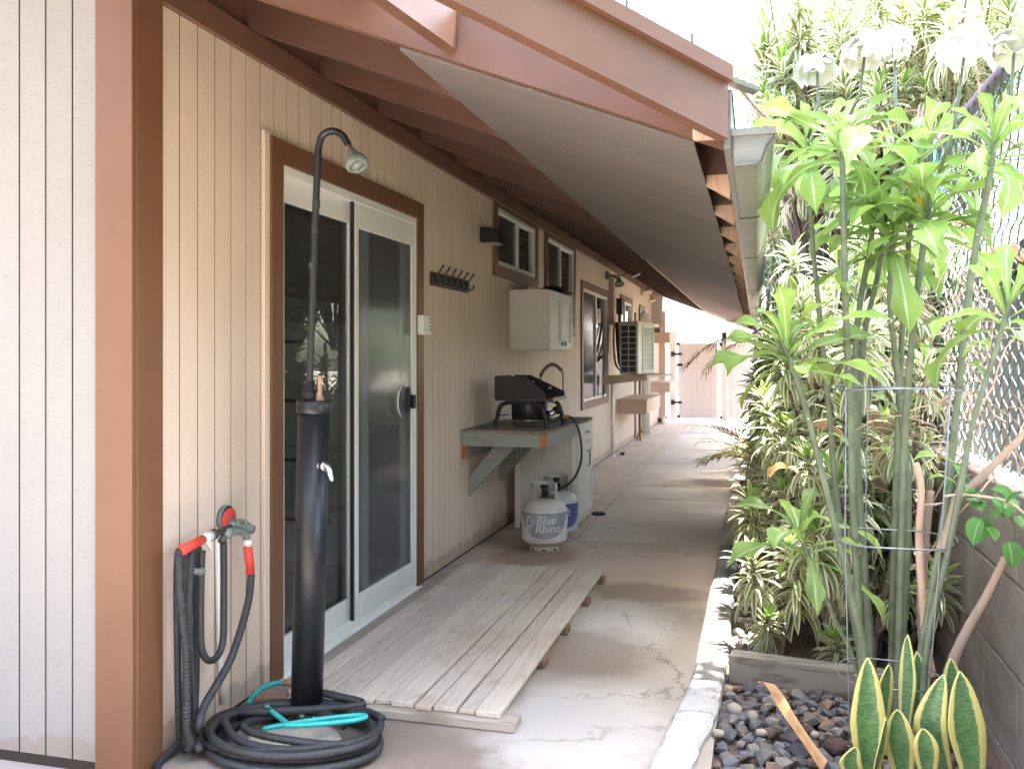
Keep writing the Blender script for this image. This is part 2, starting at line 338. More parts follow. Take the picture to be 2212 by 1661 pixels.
M['redfrond'] = leaf_mat('dry_red_frond', (.22, .07, .04), None, trans=.2, rough=.6)
M['palm'] = leaf_mat('yellow_green_palm', (.36, .38, .05), None, trans=.35)
M['pothos'] = leaf_mat('heart_leaf', (.12, .30, .08), None, trans=.35, rib=(.3, .5, .2))
M['farleaf'] = leaf_mat('distant_leaf', (.14, .22, .07), None, trans=.35)

# ground, concrete
def concrete(name, base, dark, light, crack=True, rough=.85, stains_and_glow=()):
    m, n, l, b = new_mat(name)
    big, _ = noise(n, l, 1.1, detail=8, rough=.65); c = ramp(n, l, big.outputs[0], [(.3, dark), (.5, base), (.72, light)]).outputs[0]
    agg, _ = noise(n, l, 95, detail=3, rough=.7); ra = ramp(n, l, agg.outputs[0], [(.34, (.62, .6, .58)), (.46, (1, 1, 1))]); c = mixc(n, l, .55, c, ra.outputs[0], 'MULTIPLY')
    pit, _ = noise(n, l, 22, (1, 1.6, 1), 5, .75); rp = ramp(n, l, pit.outputs[0], [(.27, (.45, .4, .37)), (.36, (1, 1, 1))]); c = mixc(n, l, .7, c, rp.outputs[0], 'MULTIPLY')
    geo = n.new('ShaderNodeNewGeometry'); sx = n.new('ShaderNodeSeparateXYZ'); l.new(geo.outputs['Position'], sx.inputs[0])
    for (x, y, rx, ry, colr, st, nz) in stains_and_glow:
        cb = n.new('ShaderNodeVectorMath'); cb.operation = 'SUBTRACT'; cb.inputs[1].default_value = (x, y, 0); l.new(geo.outputs['Position'], cb.inputs[0])
        dv = n.new('ShaderNodeVectorMath'); dv.operation = 'MULTIPLY'; dv.inputs[1].default_value = (1 / rx, 1 / ry, 0); l.new(cb.outputs[0], dv.inputs[0])
        ln = n.new('ShaderNodeVectorMath'); ln.operation = 'LENGTH'; l.new(dv.outputs[0], ln.inputs[0])
        t, _ = noise(n, l, nz, detail=7, rough=.7); ad = n.new('ShaderNodeMath'); ad.operation = 'MULTIPLY_ADD'; ad.inputs[1].default_value = 1.1; l.new(t.outputs[0], ad.inputs[0]); l.new(ln.outputs[1], ad.inputs[2])
        rr = ramp(n, l, ad.outputs[0], [(0, (st,) * 3), (1, (0, 0, 0))]); rr.color_ramp.elements[0].position = .72 if nz < 15 else .6
        mr = n.new('ShaderNodeMath'); mr.operation = 'MULTIPLY'; mr.inputs[1].default_value = .62; l.new(ad.outputs[0], mr.inputs[0]); l.new(mr.outputs[0], rr.inputs[0])
        c = mixc(n, l, rr.outputs[0], c, colr)
    if crack:
        vt = n.new('ShaderNodeTexVoronoi'); vt.feature = 'DISTANCE_TO_EDGE'; vt.inputs['Scale'].default_value = .75; tcc = n.new('ShaderNodeTexCoord')
        dn, _ = noise(n, l, 2.5, detail=6, rough=.7); vm = n.new('ShaderNodeVectorMath'); vm.operation = 'MULTIPLY_ADD'; vm.inputs[1].default_value = (.5, .5, 0); l.new(dn.outputs[1], vm.inputs[0]); l.new(tcc.outputs['Object'], vm.inputs[2]); l.new(vm.outputs[0], vt.inputs['Vector'])
        rc = ramp(n, l, vt.outputs['Distance'], [(0, (.42, .38, .35)), (.006, (1, 1, 1))]); cm_, _ = noise(n, l, .9); rm_ = ramp(n, l, cm_.outputs[0], [(.48, (0, 0, 0)), (.58, (.85, .85, .85))]); c = mixc(n, l, rm_.outputs[0], c, mixc(n, l, 1.0, c, rc.outputs[0], 'MULTIPLY'))
    l.new(c, b.inputs['Base Color']); b.inputs['Roughness'].default_value = rough
    b1 = bump(n, l, b, agg.outputs[0], .5, .003); b2 = bump(n, l, b, pit.outputs[0], .6, .006, b1); return m
M['path'] = concrete('path_concrete', (.39, .345, .305), (.31, .27, .235), (.44, .41, .37), stains_and_glow=[(1.0, 5.7, 1.2, 1.1, (.60, .48, .40), .85, 4),  # first patch is warm light painted on the mid path, the rest stains
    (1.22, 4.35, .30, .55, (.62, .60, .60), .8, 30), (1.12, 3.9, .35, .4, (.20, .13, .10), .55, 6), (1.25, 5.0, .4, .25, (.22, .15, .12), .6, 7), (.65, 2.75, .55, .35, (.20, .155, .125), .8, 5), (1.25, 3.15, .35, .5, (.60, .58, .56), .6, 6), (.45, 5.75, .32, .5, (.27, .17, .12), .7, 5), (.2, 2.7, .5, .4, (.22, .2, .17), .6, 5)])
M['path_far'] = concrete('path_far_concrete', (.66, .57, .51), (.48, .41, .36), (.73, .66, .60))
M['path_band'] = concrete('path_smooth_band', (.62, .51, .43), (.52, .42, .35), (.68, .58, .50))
M['kerb'] = concrete('kerb_grey_concrete', (.22, .21, .20), (.15, .145, .14), (.29, .28, .27), stains_and_glow=[(1.69, 5.6, .15, .45, (.24, .31, .28), .35, 8)])
M['kerbwhite'] = concrete('kerb_white_render', (.50, .50, .505), (.34, .34, .345), (.60, .60, .60))
M['kerb_warm_lit'] = concrete('kerb_warm_lit_concrete', (.52, .42, .34), (.42, .33, .27), (.58, .48, .40))  # tan tint carries the warm sunlight on the far kerb pieces
M['soil'] = concrete('dark_garden_soil', (.12, .085, .068), (.075, .053, .044), (.17, .125, .10))
M['yard'] = concrete('dry_yard', (.22, .19, .13), (.16, .14, .10), (.28, .24, .18))
def block_mat():
    m, n, l, b = new_mat('old_block'); t, _ = noise(n, l, 2.2, (1, 1, 2), 8, .7); c = ramp(n, l, t.outputs[0], [(.3, (.17, .145, .12)), (.55, (.27, .24, .21)), (.75, (.37, .34, .31))]).outputs[0]
    g, _ = noise(n, l, 120, detail=3); l.new(mixc(n, l, .4, c, ramp(n, l, g.outputs[0], [(.35, (.6, .6, .6)), (.5, (1, 1, 1))]).outputs[0], 'MULTIPLY'), b.inputs['Base Color']); b.inputs['Roughness'].default_value = .9; bump(n, l, b, g.outputs[0], .5, .003); return m
M['blockwall'] = block_mat()
M['mortar'] = simple('old_mortar', (.12, .105, .09), .9)
def stone_mat(name, cols, rough=.75):
    m, n, l, b = new_mat(name); oi = n.new('ShaderNodeObjectInfo'); r = n.new('ShaderNodeValToRGB'); r.color_ramp.interpolation = 'CONSTANT'; e = r.color_ramp.elements
    e[0].position = 0; e[0].color = (*cols[0], 1); e[1].position = 1 / len(cols); e[1].color = (*cols[1], 1)
    for i, cc in enumerate(cols[2:]): q = e.new((i + 2) / len(cols)); q.color = (*cc, 1)
    l.new(oi.outputs['Random'], r.inputs[0]); t, _ = noise(n, l, 45, detail=6); rr = ramp(n, l, t.outputs[0], [(.3, (.65, .65, .65)), (.7, (1.0, 1.0, 1.0))])
    l.new(mixc(n, l, 1.0, r.outputs[0], rr.outputs[0], 'MULTIPLY'), b.inputs['Base Color']); b.inputs['Roughness'].default_value = rough; bump(n, l, b, t.outputs[0], .4, .003); return m
M['lava'] = stone_mat('grey_rock', [(0.109, 0.11, 0.127), (0.139, 0.139, 0.155), (0.093, 0.093, 0.109), (0.171, 0.152, 0.147), (0.132, 0.112, 0.109), (0.178, 0.178, 0.194), (0.116, 0.121, 0.143), (0.186, 0.127, 0.101), (0.101, 0.101, 0.109), (0.155, 0.146, 0.139), (0.248, 0.225, 0.202)])
M['pebble'] = stone_mat('river_pebble', [(.42, .37, .31), (.35, .31, .26), (.46, .42, .36), (.38, .30, .24), (.31, .29, .26), (.5, .46, .4)])
M['palestone'] = simple('pale_round_stone', (.36, .32, .27), .7)
M['redlava'] = simple('red_porous_stone', (.11, .062, .055), .9, .4, 50, 1.0, .01)

# ================================================================== GROUND (structure)
def sheet(name, x0, x1, y0, y1, z, mat, nx=1, ny=1, amp=0):
    b = MB(); vs = [(x0 + (x1 - x0) * i / nx, y0 + (y1 - y0) * j / ny, z + (random.uniform(-amp, amp) if amp and 0 < i < nx else 0)) for j in range(ny + 1) for i in range(nx + 1)]
    b.add(vs, [(j * (nx + 1) + i, j * (nx + 1) + i + 1, (j + 1) * (nx + 1) + i + 1, (j + 1) * (nx + 1) + i) for j in range(ny) for i in range(nx)])
    return b.build(name, mat, kind='structure')
sheet('ground', -60, 60, -60, 80, -.10, M['yard'])
path = thing('path', '', ''); del path['label']; del path['category']; path['kind'] = 'structure'
def slab(x0, x1, y0, y1, mat, z=0.0, nm='slab'):
    b = MB(); b.bbox(x0, x1, y0, y1, -.08, z, .004); return b.build(nm, mat, path)
# one long tan slab by the house, rough middle slabs with pale borders
ys = [-1.0, 6.35, 8.05, 9.2, 10.9, 12.8, 14.6, 16.6, 19.6]
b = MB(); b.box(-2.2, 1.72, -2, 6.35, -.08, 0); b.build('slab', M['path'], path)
prev = 6.352
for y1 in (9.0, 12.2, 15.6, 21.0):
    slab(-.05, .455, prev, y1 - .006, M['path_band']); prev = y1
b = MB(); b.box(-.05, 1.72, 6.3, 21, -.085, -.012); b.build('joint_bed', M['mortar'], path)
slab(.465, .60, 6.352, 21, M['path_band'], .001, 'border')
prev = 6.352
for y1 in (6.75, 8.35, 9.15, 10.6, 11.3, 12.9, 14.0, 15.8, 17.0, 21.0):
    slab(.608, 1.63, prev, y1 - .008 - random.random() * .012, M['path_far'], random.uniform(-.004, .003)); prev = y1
# kerb
kb = thing('kerb', '', ''); del kb['label']; del kb['category']; kb['kind'] = 'structure'
def kerb_piece(pl, pr, ztop, mat, rough=0, nm='kerb_stone'):
    n = len(pl); b = MB(); vs = []
    for i in range(n):
        j = lambda: random.uniform(-rough, rough)
        vs += [(pl[i][0] + j(), pl[i][1], -.08), (pl[i][0] + .006 + j(), pl[i][1], ztop - .012 + j()), (pl[i][0] + .02 + j(), pl[i][1], ztop + j()), ((pl[i][0] + pr[i][0]) / 2, (pl[i][1] + pr[i][1]) / 2, ztop + .004 + j()), (pr[i][0] - .012 + j(), pr[i][1], ztop + j()), (pr[i][0] + j(), pr[i][1], ztop - .01), (pr[i][0] + j(), pr[i][1], -.08)]
    fs = []
    for i in range(n - 1):
        for k in range(6): fs.append((i * 7 + k, i * 7 + k + 1, (i + 1) * 7 + k + 1, (i + 1) * 7 + k))
    fs += [tuple(range(7)), tuple(reversed(range((n - 1) * 7, n * 7)))]
    b.add(vs, [tuple(reversed(f)) for f in fs]); return b.build(nm, mat, kb)
def lerp_path(P, n):
    P = [Vector((*p, 0)) for p in P]; return [(q.x, q.y) for q in smooth_path(P, n)]
L = lerp_path([(1.46, 1.6), (1.50, 2.3), (1.535, 2.87), (1.56, 3.2), (1.60, 3.60)], 9); Rr = lerp_path([(1.62, 1.6), (1.64, 2.3), (1.665, 2.87), (1.71, 3.2), (1.73, 3.60)], 9)
kerb_piece(L, Rr, .035, M['kerbwhite'], .006)
L = lerp_path([(1.60, 3.606), (1.612, 4.1)], 6); Rr = lerp_path([(1.732, 3.606), (1.748, 4.1)], 6); kerb_piece(L, Rr, .03, M['kerb'], .003)
y = 4.106
for y2, mt in ((5.15, 'kerb'), (6.3, 'kerb'), (7.6, 'kerb_warm_lit'), (9.3, 'kerb_warm_lit'), (11.4, 'kerb_warm_lit'), (13.8, 'kerb_warm_lit'), (19.2, 'kerb_warm_lit')):
    kerb_piece([(1.612, y), (1.612, (y + y2) / 2), (1.612, y2 - .008)], [(1.742, y), (1.742, (y + y2) / 2), (1.742, y2 - .008)], .028, M[mt], .0015); y = y2
# garden bed
bed = thing('garden_bed', '', ''); del bed['label']; del bed['category']; bed['kind'] = 'structure'
b = MB(); nx, ny = 14, 120; vs = []
for j in range(ny + 1):
    for i in range(nx + 1):
        x = 1.62 + (2.66 - 1.62) * i / nx; yy = 1.2 + 18 * j / ny; vs.append((x, yy, -.01 + random.uniform(-.012, .014) - (.03 if yy < 3.75 else 0)))
b.add(vs, [(j * (nx + 1) + i, j * (nx + 1) + i + 1, (j + 1) * (nx + 1) + i + 1, (j + 1) * (nx + 1) + i) for j in range(ny) for i in range(nx)])
b.build('soil', M['soil'], bed, True)
def rock_mesh(nm, r, jag, flat, mat, sub=1):
    import bmesh
    bm = bmesh.new(); bmesh.ops.create_icosphere(bm, subdivisions=sub, radius=r)
    s3 = Vector((random.uniform(.8, 1.35), random.uniform(.7, 1.1), random.uniform(*flat)))
    for v in bm.verts: v.co = Vector((v.co.x * s3.x, v.co.y * s3.y, v.co.z * s3.z)) * (1 + random.uniform(-jag, jag))
    me = bpy.data.meshes.new(nm); bm.to_mesh(me); bm.free(); me.materials.append(mat)
    if jag < .1: me.polygons.foreach_set('use_smooth', [True] * len(me.polygons))
    return me
lava = [rock_mesh('grey_stone', .024, .24, (.4, .8), M['lava'], 1) for _ in range(7)]
peb = [rock_mesh('pebble', .019, .05, (.45, .75), M['pebble'], 2) for _ in range(5)]
spots = []
def place_rocks(n, xr, yr, meshes, sc_, name, mind, zoff=0, key=None):
    k = 0; tries = 0
    while k < n and tries < n * 40:
        tries += 1; x = random.uniform(*xr); yy = random.uniform(*yr)
        if key and not key(x, yy): continue
        s_ = random.uniform(*sc_); d = mind * s_
        if any((x - a) ** 2 + (yy - c) ** 2 < (d + e) ** 2 * .30 for a, c, e in spots): continue
        spots.append((x, yy, d)); k += 1
        inst(name, random.choice(meshes), bed, (x, yy, zoff + random.uniform(0, .008)), (random.uniform(-.5, .5), random.uniform(-.5, .5), random.uniform(0, 6.28)), s_)
    return k
kl = lambda yy: 1.665 + .065 * min(1, max(0, (yy - 2.87) / .75)) + .03
for u, v, s_, mt in ((1587, 1525, .032, 'palestone'), (1627, 1540, .026, 'palestone'), (1645, 1575, .018, 'palestone'), (1760, 1580, .017, 'palestone'), (1805, 1605, .044, 'redlava'), (1740, 1570, .030, 'redlava'), (1552, 1577, .022, 'palestone')):
    p = onz(u, v, .02); me = rock_mesh('large_stone', s_, .06 if mt == 'palestone' else .14, (.65, .8), M[mt], 2); me.polygons.foreach_set('use_smooth', [True] * len(me.polygons))
    inst('stone', me, bed, (p.x, p.y, .01), (0, .2, random.uniform(0, 3))); spots.append((p.x, p.y, s_ * 1.25))
place_rocks(215, (1.70, 2.35), (2.75, 3.72), lava, (.75, 1.75), 'stone', .024, -.015, lambda x, yy: x > kl(yy))
place_rocks(70, (1.765, 1.93), (3.9, 5.0), peb, (.8, 1.5), 'pebble', .02, 0)
def joined_rocks(nm, n, xr, yr, meshes, sc_, mat, z, key=None):
    b = MB()
    for _ in range(n):
        x = random.uniform(*xr); yy = random.uniform(*yr)
        if key and not key(x, yy): continue
        me = random.choice(meshes); rm = Euler((random.uniform(-.5, .5), random.uniform(-.5, .5), random.uniform(0, 6))).to_matrix() * random.uniform(*sc_)
        b.add([rm @ v.co + Vector((x, yy, z + random.uniform(-.004, .01))) for v in me.vertices], [tuple(p.vertices) for p in me.polygons])
    return b.build(nm, mat, bed, kind='stuff')
joined_rocks('gravel', 900, (1.68, 2.6), (1.5, 3.72), lava, (.3, .95), simple('gravel_grey', (.10, .098, .10), .85, .5, 30, .4, .003), -.03, lambda x, yy: x > kl(yy) - .02)
joined_rocks('pebble_strip', 900, (1.75, 1.95), (5.0, 12), peb, (.7, 1.5), simple('pebble_mix', (.42, .37, .31), .8, .4, 22, .2), 0)
joined_rocks('soil_clods', 500, (1.8, 2.6), (3.85, 8), lava, (.15, .6), M['soil'], -.005)
# timber edging across the bed
b = MB(); a0, a1 = Vector((1.757, 3.80, .03)), Vector((2.45, 3.70, .03)); b.beam(a0, a1, .085, .125); t = b.build('timber_edging', M['timber']); tag(t, 'grey weathered timber laid across the planting bed between dark rocks and soil', 'timber')

# ================================================================== HOUSE
house = thing('house', 'long cream house with grooved siding, brown trim and deep brown rafters over the path', 'house', (0, 2.4, 0))
# openings in the main wall: (y0, y1, z0, z1)
DOOR = (3.20, 4.82, -.05, 2.15)
W1 = (6.40, 7.58, 1.98, 2.40); W2 = (8.06, 9.28, 1.60, 2.40); W3 = (9.80, 11.48, .80, 2.06)
W4 = (12.72, 13.80, 1.55, 2.10); W5 = (14.85, 15.5, 1.9, 2.10); D2 = (15.2, 16.2, -.05, 2.05)
OPEN = [DOOR, W1, W2, W3, W4]
YEND = 18.55; ZT = 2.44
def board_segments(yc):
    segs = [(0.012, ZT)]
    for (a, c, z0, z1) in OPEN:
        if a < yc < c:
            ns = []
            for (s0, s1) in segs:
                if z0 > s0: ns.append((s0, min(z0, s1)))
                if z1 < s1: ns.append((max(z1, s0), s1))
            segs = [q for q in ns if q[1] - q[0] > .01]
    return segs
yb = 2.518; yy = yb; joined = MB()
while yy < YEND:
    y2 = min(yy + .1016, YEND)
    for (z0, z1) in board_segments((yy + y2) / 2):
        if yy < 8.3:
            b = MB(); g_ = .0032 if yy < 6 else .0042; b.bbox(-.0025, 0, yy + g_, y2 - g_, z0, z1, .0008); b.build('siding_board', M['siding'], house)
        else: joined.box(-.0025, 0, yy + .0055, y2 - .0055, z0, z1)
    yy = y2
joined.build('far_siding', M['siding'], house)
# backing behind the grooves, with holes
b = MB(); edges = sorted(set([2.42, YEND] + [e for o in OPEN for e in o[:2]]))
for a, c in zip(edges, edges[1:]):
    zs = [(-.02, 2.75)]
    for o in OPEN:
        if o[0] <= (a + c) / 2 <= o[1]:
            ns = []
            for s0, s1 in zs:
                if o[2] > s0: ns.append((s0, o[2]))
                if o[3] < s1: ns.append((o[3], s1))
            zs = ns
    for s0, s1 in zs: b.box(-.06, -.0028, a, c, s0, s1)
b.build('wall', M['groove'], house)
# front (left) wall
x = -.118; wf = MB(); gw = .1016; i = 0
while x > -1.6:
    b = MB(); b.bbox(x - gw + .0028, x - .0028, 2.38, 2.384, .035, 3.1, .001); b.build('siding_board', M['siding_front_dimmed'], house); x -= gw
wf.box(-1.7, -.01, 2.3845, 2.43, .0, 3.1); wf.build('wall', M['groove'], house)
b = MB(); b.box(-1.7, -.0, 2.39, 2.44, -.02, .035); b.build('sill_board', M['trim'], house)
# corner trim: one board on each face
b = MB(); b.bbox(-.115, .020, 2.355, 2.3795, .02, 3.1, .002); b.build('corner_trim', M['trim'], house)
b = MB(); b.bbox(-.001, .020, 2.380, 2.505, .005, 2.60, .002); b.build('corner_trim', M['trim'], house)
b = MB(); b.bbox(.0, .006, 2.5055, 2.519, .012, 2.44, .001); b.build('corner_bead', M['siding_front_dimmed'], house)
# frieze, blocking
b = MB(); b.bbox(0.0, .020, 2.507, YEND, 2.44, 2.535, .002); b.build('frieze_board', M['frieze'], house)
b = MB(); b.box(-.03, -.002, 2.43, YEND, 2.53, 2.70); b.build('blocking', M['frieze'], house)
# rafters
SL = .39; ZB = 2.535; RD = .135
def zr(x): return ZB - SL * x
for k in range(28):
    y0 = 2.42 + .6096 * k - .019; y1 = y0 + .038
    xe = 1.775; poly = [(-.3, y0, zr(-.3)), (xe, y0, zr(xe)), (xe, y0, zr(xe) + RD), (-.3, y0, zr(-.3) + RD)]
    b = MB(); b.prism(poly, (0, .038, 0)); b.build('rafter', M['rafter'] if k else M['barge'], house)
# exposed pale rafter tail blocks past the soffit
for k in range(1, 24):
    y0 = 2.42 + .6096 * k
    b = MB(); b.prism([(1.70, y0 - .0195, zr(1.70) - .010), (1.776, y0 - .0195, zr(1.776) - .028), (1.776, y0 - .0195, zr(1.776) + .05), (1.70, y0 - .0195, zr(1.70) + .02)], (0, .039, 0)); b.build('rafter_tail', M['rawwood'], house)
b = MB(); xa, xb_ = -3.2, 1.80
b.prism([(xa, 2.40, zr(xa) + RD + .001), (xb_, 2.40, zr(xb_) + RD + .001), (xb_, 2.40, zr(xb_) + RD + .02), (xa, 2.40, zr(xa) + RD + .02)], (0, 17.0, 0)); b.build('roof', M['sheath'], house)
# roof boards carry on over the gable prow, stopping short of the open bay beside the barge
b = MB(); zp = lambda x: zr(x) + RD + .001
poly = [(.80, 2.399), (.80, 1.545), (.03, .885), (-3.2, .885), (-3.2, 2.399)]
b.prism([(x, y, zp(x)) for x, y in poly], (0, 0, .02)); b.build('prow_roof', M['sheath'], house)
b = MB(); b.bbox(-3.0, -.2, .90, .94, 2.62, 2.66, .003); b.build('gable_trim', M['trim'], house)
# soffit panels nailed under the outer half of the rafters
def soffit(x0, x1, ya, yb2, mat, nm='soffit_panel'):
    b = MB(); b.prism([(x0, ya, zr(x0) - .001), (x1, ya, zr(x1) - .001), (x1, ya, zr(x1) - .011), (x0, ya, zr(x0) - .011)], (0, yb2 - ya, 0)); return b.build(nm, mat, house)
soffit(.86, 1.70, 2.442, 4.86, M['soffit']); soffit(.86, 1.70, 4.863, 7.3, M['soffit']); soffit(.86, 1.70, 7.303, 8.25, M['soffit'])
yy = 8.253
while yy < 19.2: soffit(.90, 1.69, yy, yy + .14, M['soffit_red'], 'soffit_slat'); yy += .146
b = MB(); b.tube([(.888, y_, zr(.888) - .012 + .006 * sin(y_ * 25)) for y_ in [8.3 + .04 * i for i in range(270)]], .007, 5); b.build('cord', M['tan'], house, True)
# fascia and mitred corner, prow barge board
b = MB(); b.bbox(1.777, 1.797, 2.385, 19.3, 1.835, 1.985, .002); b.build('fascia', M['galv'], house)
pa, pb = Vector((1.765, 2.375, 0)), Vector((.05, .884, 0)); dv = (pb - pa).normalized(); nv = Vector((-dv.y, dv.x, 0))
nv = nv if nv.y < 0 else -nv
def barge(z0, z1, th, off, p0, p1, mat, nm):
    b = MB(); q0 = p0 + nv * off; q1 = p1 + nv * off
    b.prism([(q0.x, q0.y, zr(q0.x) + z0), (q1.x, q1.y, zr(q1.x) + z0), (q1.x, q1.y, zr(q1.x) + z1), (q0.x, q0.y, zr(q0.x) + z1)], nv * th); return b.build(nm, mat, house)
barge(.005, .175, .038, 0, pa, pb, M['barge'], 'barge_board')
barge(.155, .195, .02, .038, pa + dv * .0, pa + dv * .63, M['barge'], 'drip_board')
barge(.155, .200, .02, .038, pa + dv * .645, pb, M['barge'], 'drip_board')
b = MB(); b.bbox(1.70, 1.777, 2.372, 2.400, 1.862, 1.99, .002); b.build('barge_end', M['rawwood'], house)
b = MB(); b.beam((1.70, 2.36, 2.040), (1.86, 2.43, 1.99), .04, .012); b.build('flashing', M['galv'], house)
b = MB()
for i in range(14):
    q = pa + dv * (.01 * i); b.tube([(q.x - .0, q.y - .02, zr(q.x) + .180), (q.x, q.y + .05, zr(q.x) + .182)], .006, 5)
b.build('roofing_edge', M['link'], house)
b = MB(); b.beam((1.03, 2.40, zr(1.03) + .085), (.86, 1.60, zr(.9) + .085), .04, .12); b.build('lookout', M['barge'], house)
for k in range(9):
    q = pa + dv * (.12 + .19 * k) + nv * .048; b = MB(); b.tube([(q.x, q.y, zr(q.x) + .19), (q.x, q.y, zr(q.x) + .225)], .0035, 6); b.build('screw', M['darkmetal'], house)
# gutter
gt = MB()
prof = [(1.799, 1.873), (1.799, 1.792), (1.803, 1.789), (1.862, 1.792), (1.872, 1.800), (1.878, 1.818), (1.884, 1.836), (1.895, 1.850), (1.903, 1.856), (1.905, 1.874), (1.893, 1.876)]
yn = [2.385, 19.2]; vs = []; fs = []
for yv in yn: vs += [(px, yv, pz) for px, pz in prof]
n_ = len(prof)
for i in range(n_ - 1): fs.append((i, i + 1, n_ + i + 1, n_ + i))
inner = [(px + (.003 if px < 1.85 else -.003), pz + .003) for px, pz in prof[:-1]]
o_ = len(vs)
for yv in yn: vs += [(px, yv, pz) for px, pz in inner]
for i in range(len(inner) - 1): fs.append((o_ + i + 1, o_ + i, o_ + len(inner) + i, o_ + len(inner) + i + 1))
gt.add(vs, fs); gutter = gt.build('gutter', M['galv'], house, False)
b = MB(); b.prism([(px, 2.387, pz) for px, pz in prof[:-1]], (0, .003, 0)); b.build('end_cap', M['galv'], gutter)
b = MB(); b.tube([(px, 2.384, pz) for px, pz in prof[:-1]], .0028, 5); b.build('rim', M['darkmetal'], gutter)
b = MB(); b.box(1.797, 1.907, 2.380, 2.392, 1.866, 1.884); b.build('cap_flange', M['galv'], gutter)
for ysm in (3.29, 4.62, 6.9, 9.3, 12.0):
    b = MB(); b.tube([(px + (.001 if px > 1.85 else -.0), ysm, pz - .001) for px, pz in prof[:-1]], .0022, 5); b.build('seam', M['darkmetal'], gutter)

# --- sliding door
def frame_rect(mb, x0, x1, ya, yb2, za, zb, wd, wt=None, wb=None, bv=.003):
    wt = wt or wd; wb = wb or wd
    mb.bbox(x0, x1, ya, ya + wd, za, zb, bv); mb.bbox(x0, x1, yb2 - wd, yb2, za, zb, bv)
    mb.bbox(x0 + .0005, x1 - .0005, ya + wd, yb2 - wd, zb - wt, zb, bv); mb.bbox(x0 + .0005, x1 - .0005, ya + wd, yb2 - wd, za, za + wb, bv); return mb
b = MB(); b.bbox(0, .022, 3.175, 3.268, .01, 2.172, .002); b.build('door_trim', M['trim'], house)
b = MB(); b.bbox(0, .022, 4.765, 4.855, .01, 2.172, .002); b.build('door_trim', M['trim'], house)
b = MB(); b.bbox(0, .0215, 3.2685, 4.7645, 2.080, 2.172, .002); b.build('door_trim', M['trim'], house)
b = MB(); b.bbox(0, .014, 3.135, 3.174, .01, 2.185, .002); b.build('trim_bead', M['siding'], house)
door = MB(); frame_rect(door, -.055, .012, 3.269, 4.764, .005, 2.079, .022, .04, .035)
for i in range(3): door.box(-.05 + .02 * i, -.045 + .02 * i, 3.30, 4.74, .038, .050)
door = door.build('sliding_door', M['vinyl'], house)
b = MB(); frame_rect(b, -.045, -.022, 3.292, 4.02, .045, 2.04, .055, .10, .10); b.build('fixed_sash', M['vinyl'], door)
b = MB(); b.box(-.036, -.032, 3.34, 3.97, .14, 1.945); b.build('pane', M['glass'], door)
b = MB(); frame_rect(b, -.045, -.024, 4.12, 4.70, .05, 2.03, .075, .10, .10); b.build('sliding_sash', M['vinyl'], door)
b = MB(); b.box(-.036, -.032, 4.19, 4.63, .14, 1.94); b.build('pane', M['glass'], door)
b = MB(); frame_rect(b, -.010, .008, 3.968, 4.742, .042, 2.045, .040, .125, .115)
for zz in (.11, .09, 1.965, 1.945):
    for yv in (4.0, 4.70): b.box(.0085, .0095, yv, yv + .006, zz, zz + .008)
b.build('screen_frame', M['vinyl'], door)
b = MB(); b.bbox(-.009, .007, 3.945, 3.958, .045, 2.055, .001); b.build('weather_strip', M['iron'], door)
b = MB(); b.box(-.002, .000, 4.006, 4.70, .155, 1.925); b.build('screen', M['screen'], door)
b = MB(); b.bbox(.009, .030, 4.60, 4.628, 1.00, 1.135, .004); b.bbox(.012, .034, 4.665, 4.70, 1.015, 1.09, .004); b.box(.004, .012, 4.622, 4.668, 1.04, 1.06); b.build('screen_latch', M['iron'], door)
b = MB(); b.tube(smooth_path([(-.02, 4.66, 1.14), (.0 - .012, 4.60, 1.15), (-.008, 4.53, 1.10), (-.008, 4.52, 1.03), (-.012, 4.58, .97), (-.02, 4.65, .96)], 6), .011, 8); b.build('door_handle', M['vinyl'], door, True)
b = MB(); b.bbox(-.0, .035, 3.24, 4.79, -.0, .0095, .002); b.build('threshold', M['vinyl'], door)

# --- windows
def window(y0, y1, z0, z1, mull, trim=.085, ztop_clip=None, blinds=True, label=None):
    fr = MB(); frame_rect(fr, -.035, .012, y0, y1, z0, z1, .03, .03, .035); ym = y0 + (y1 - y0) * mull
    fr.bbox(-.030, .010, ym - .018, ym + .018, z0 + .036, z1 - .031, .002)
    wn = fr.build('window', M['vinyl'], house)
    b = MB(); b.box(-.012, -.009, y0 + .031, ym - .019, z0 + .037, z1 - .032); b.build('screen', M['screen'], wn)
    b = MB(); b.box(-.020, -.017, ym + .019, y1 - .031, z0 + .037, z1 - .032); b.build('pane', M['glass'], wn)
    for (a, c, d, e) in ((y0 - trim, y0 - .001, z0 - trim, min(z1 + trim, 2.438)), (y1 + .001, y1 + trim, z0 - trim, min(z1 + trim, 2.438)), (y0 - .0005, y1 + .0005, z0 - trim, z0 - .001), (y0 - .0005, y1 + .0005, z1 + .001, min(z1 + trim, 2.438))):
        if e - d > .01:
            b = MB(); b.bbox(0, .020 if c - a < .2 else .0195, a, c, d, e, .002); b.build('window_trim', M['trim'], wn)
    if blinds:
        b = MB(); z = z1 - .05; k = 0
        while z > z0 + (.05 if z1 - z0 < .6 else (z1 - z0) * .72) and k < 16:
            b.beam((-.075, ym + .01, z), (-.075, y1 - .02, z), .03, .002); z -= .045; k += 1
        b.build('blind_slats', M['white'], wn)
    return wn
window(*W1, .52); window(*W2, .48); window(*W3, .52); window(*W4, .4)
b = MB(); frame_rect(b, 0, .02, 14.82, 15.52, 1.86, 2.16, .08); b.build('window_trim', M['trim'], house)
b = MB(); b.box(0, .006, 14.9, 15.44, 1.94, 2.08); b.build('small_window_pane', M['acgrille'], house)
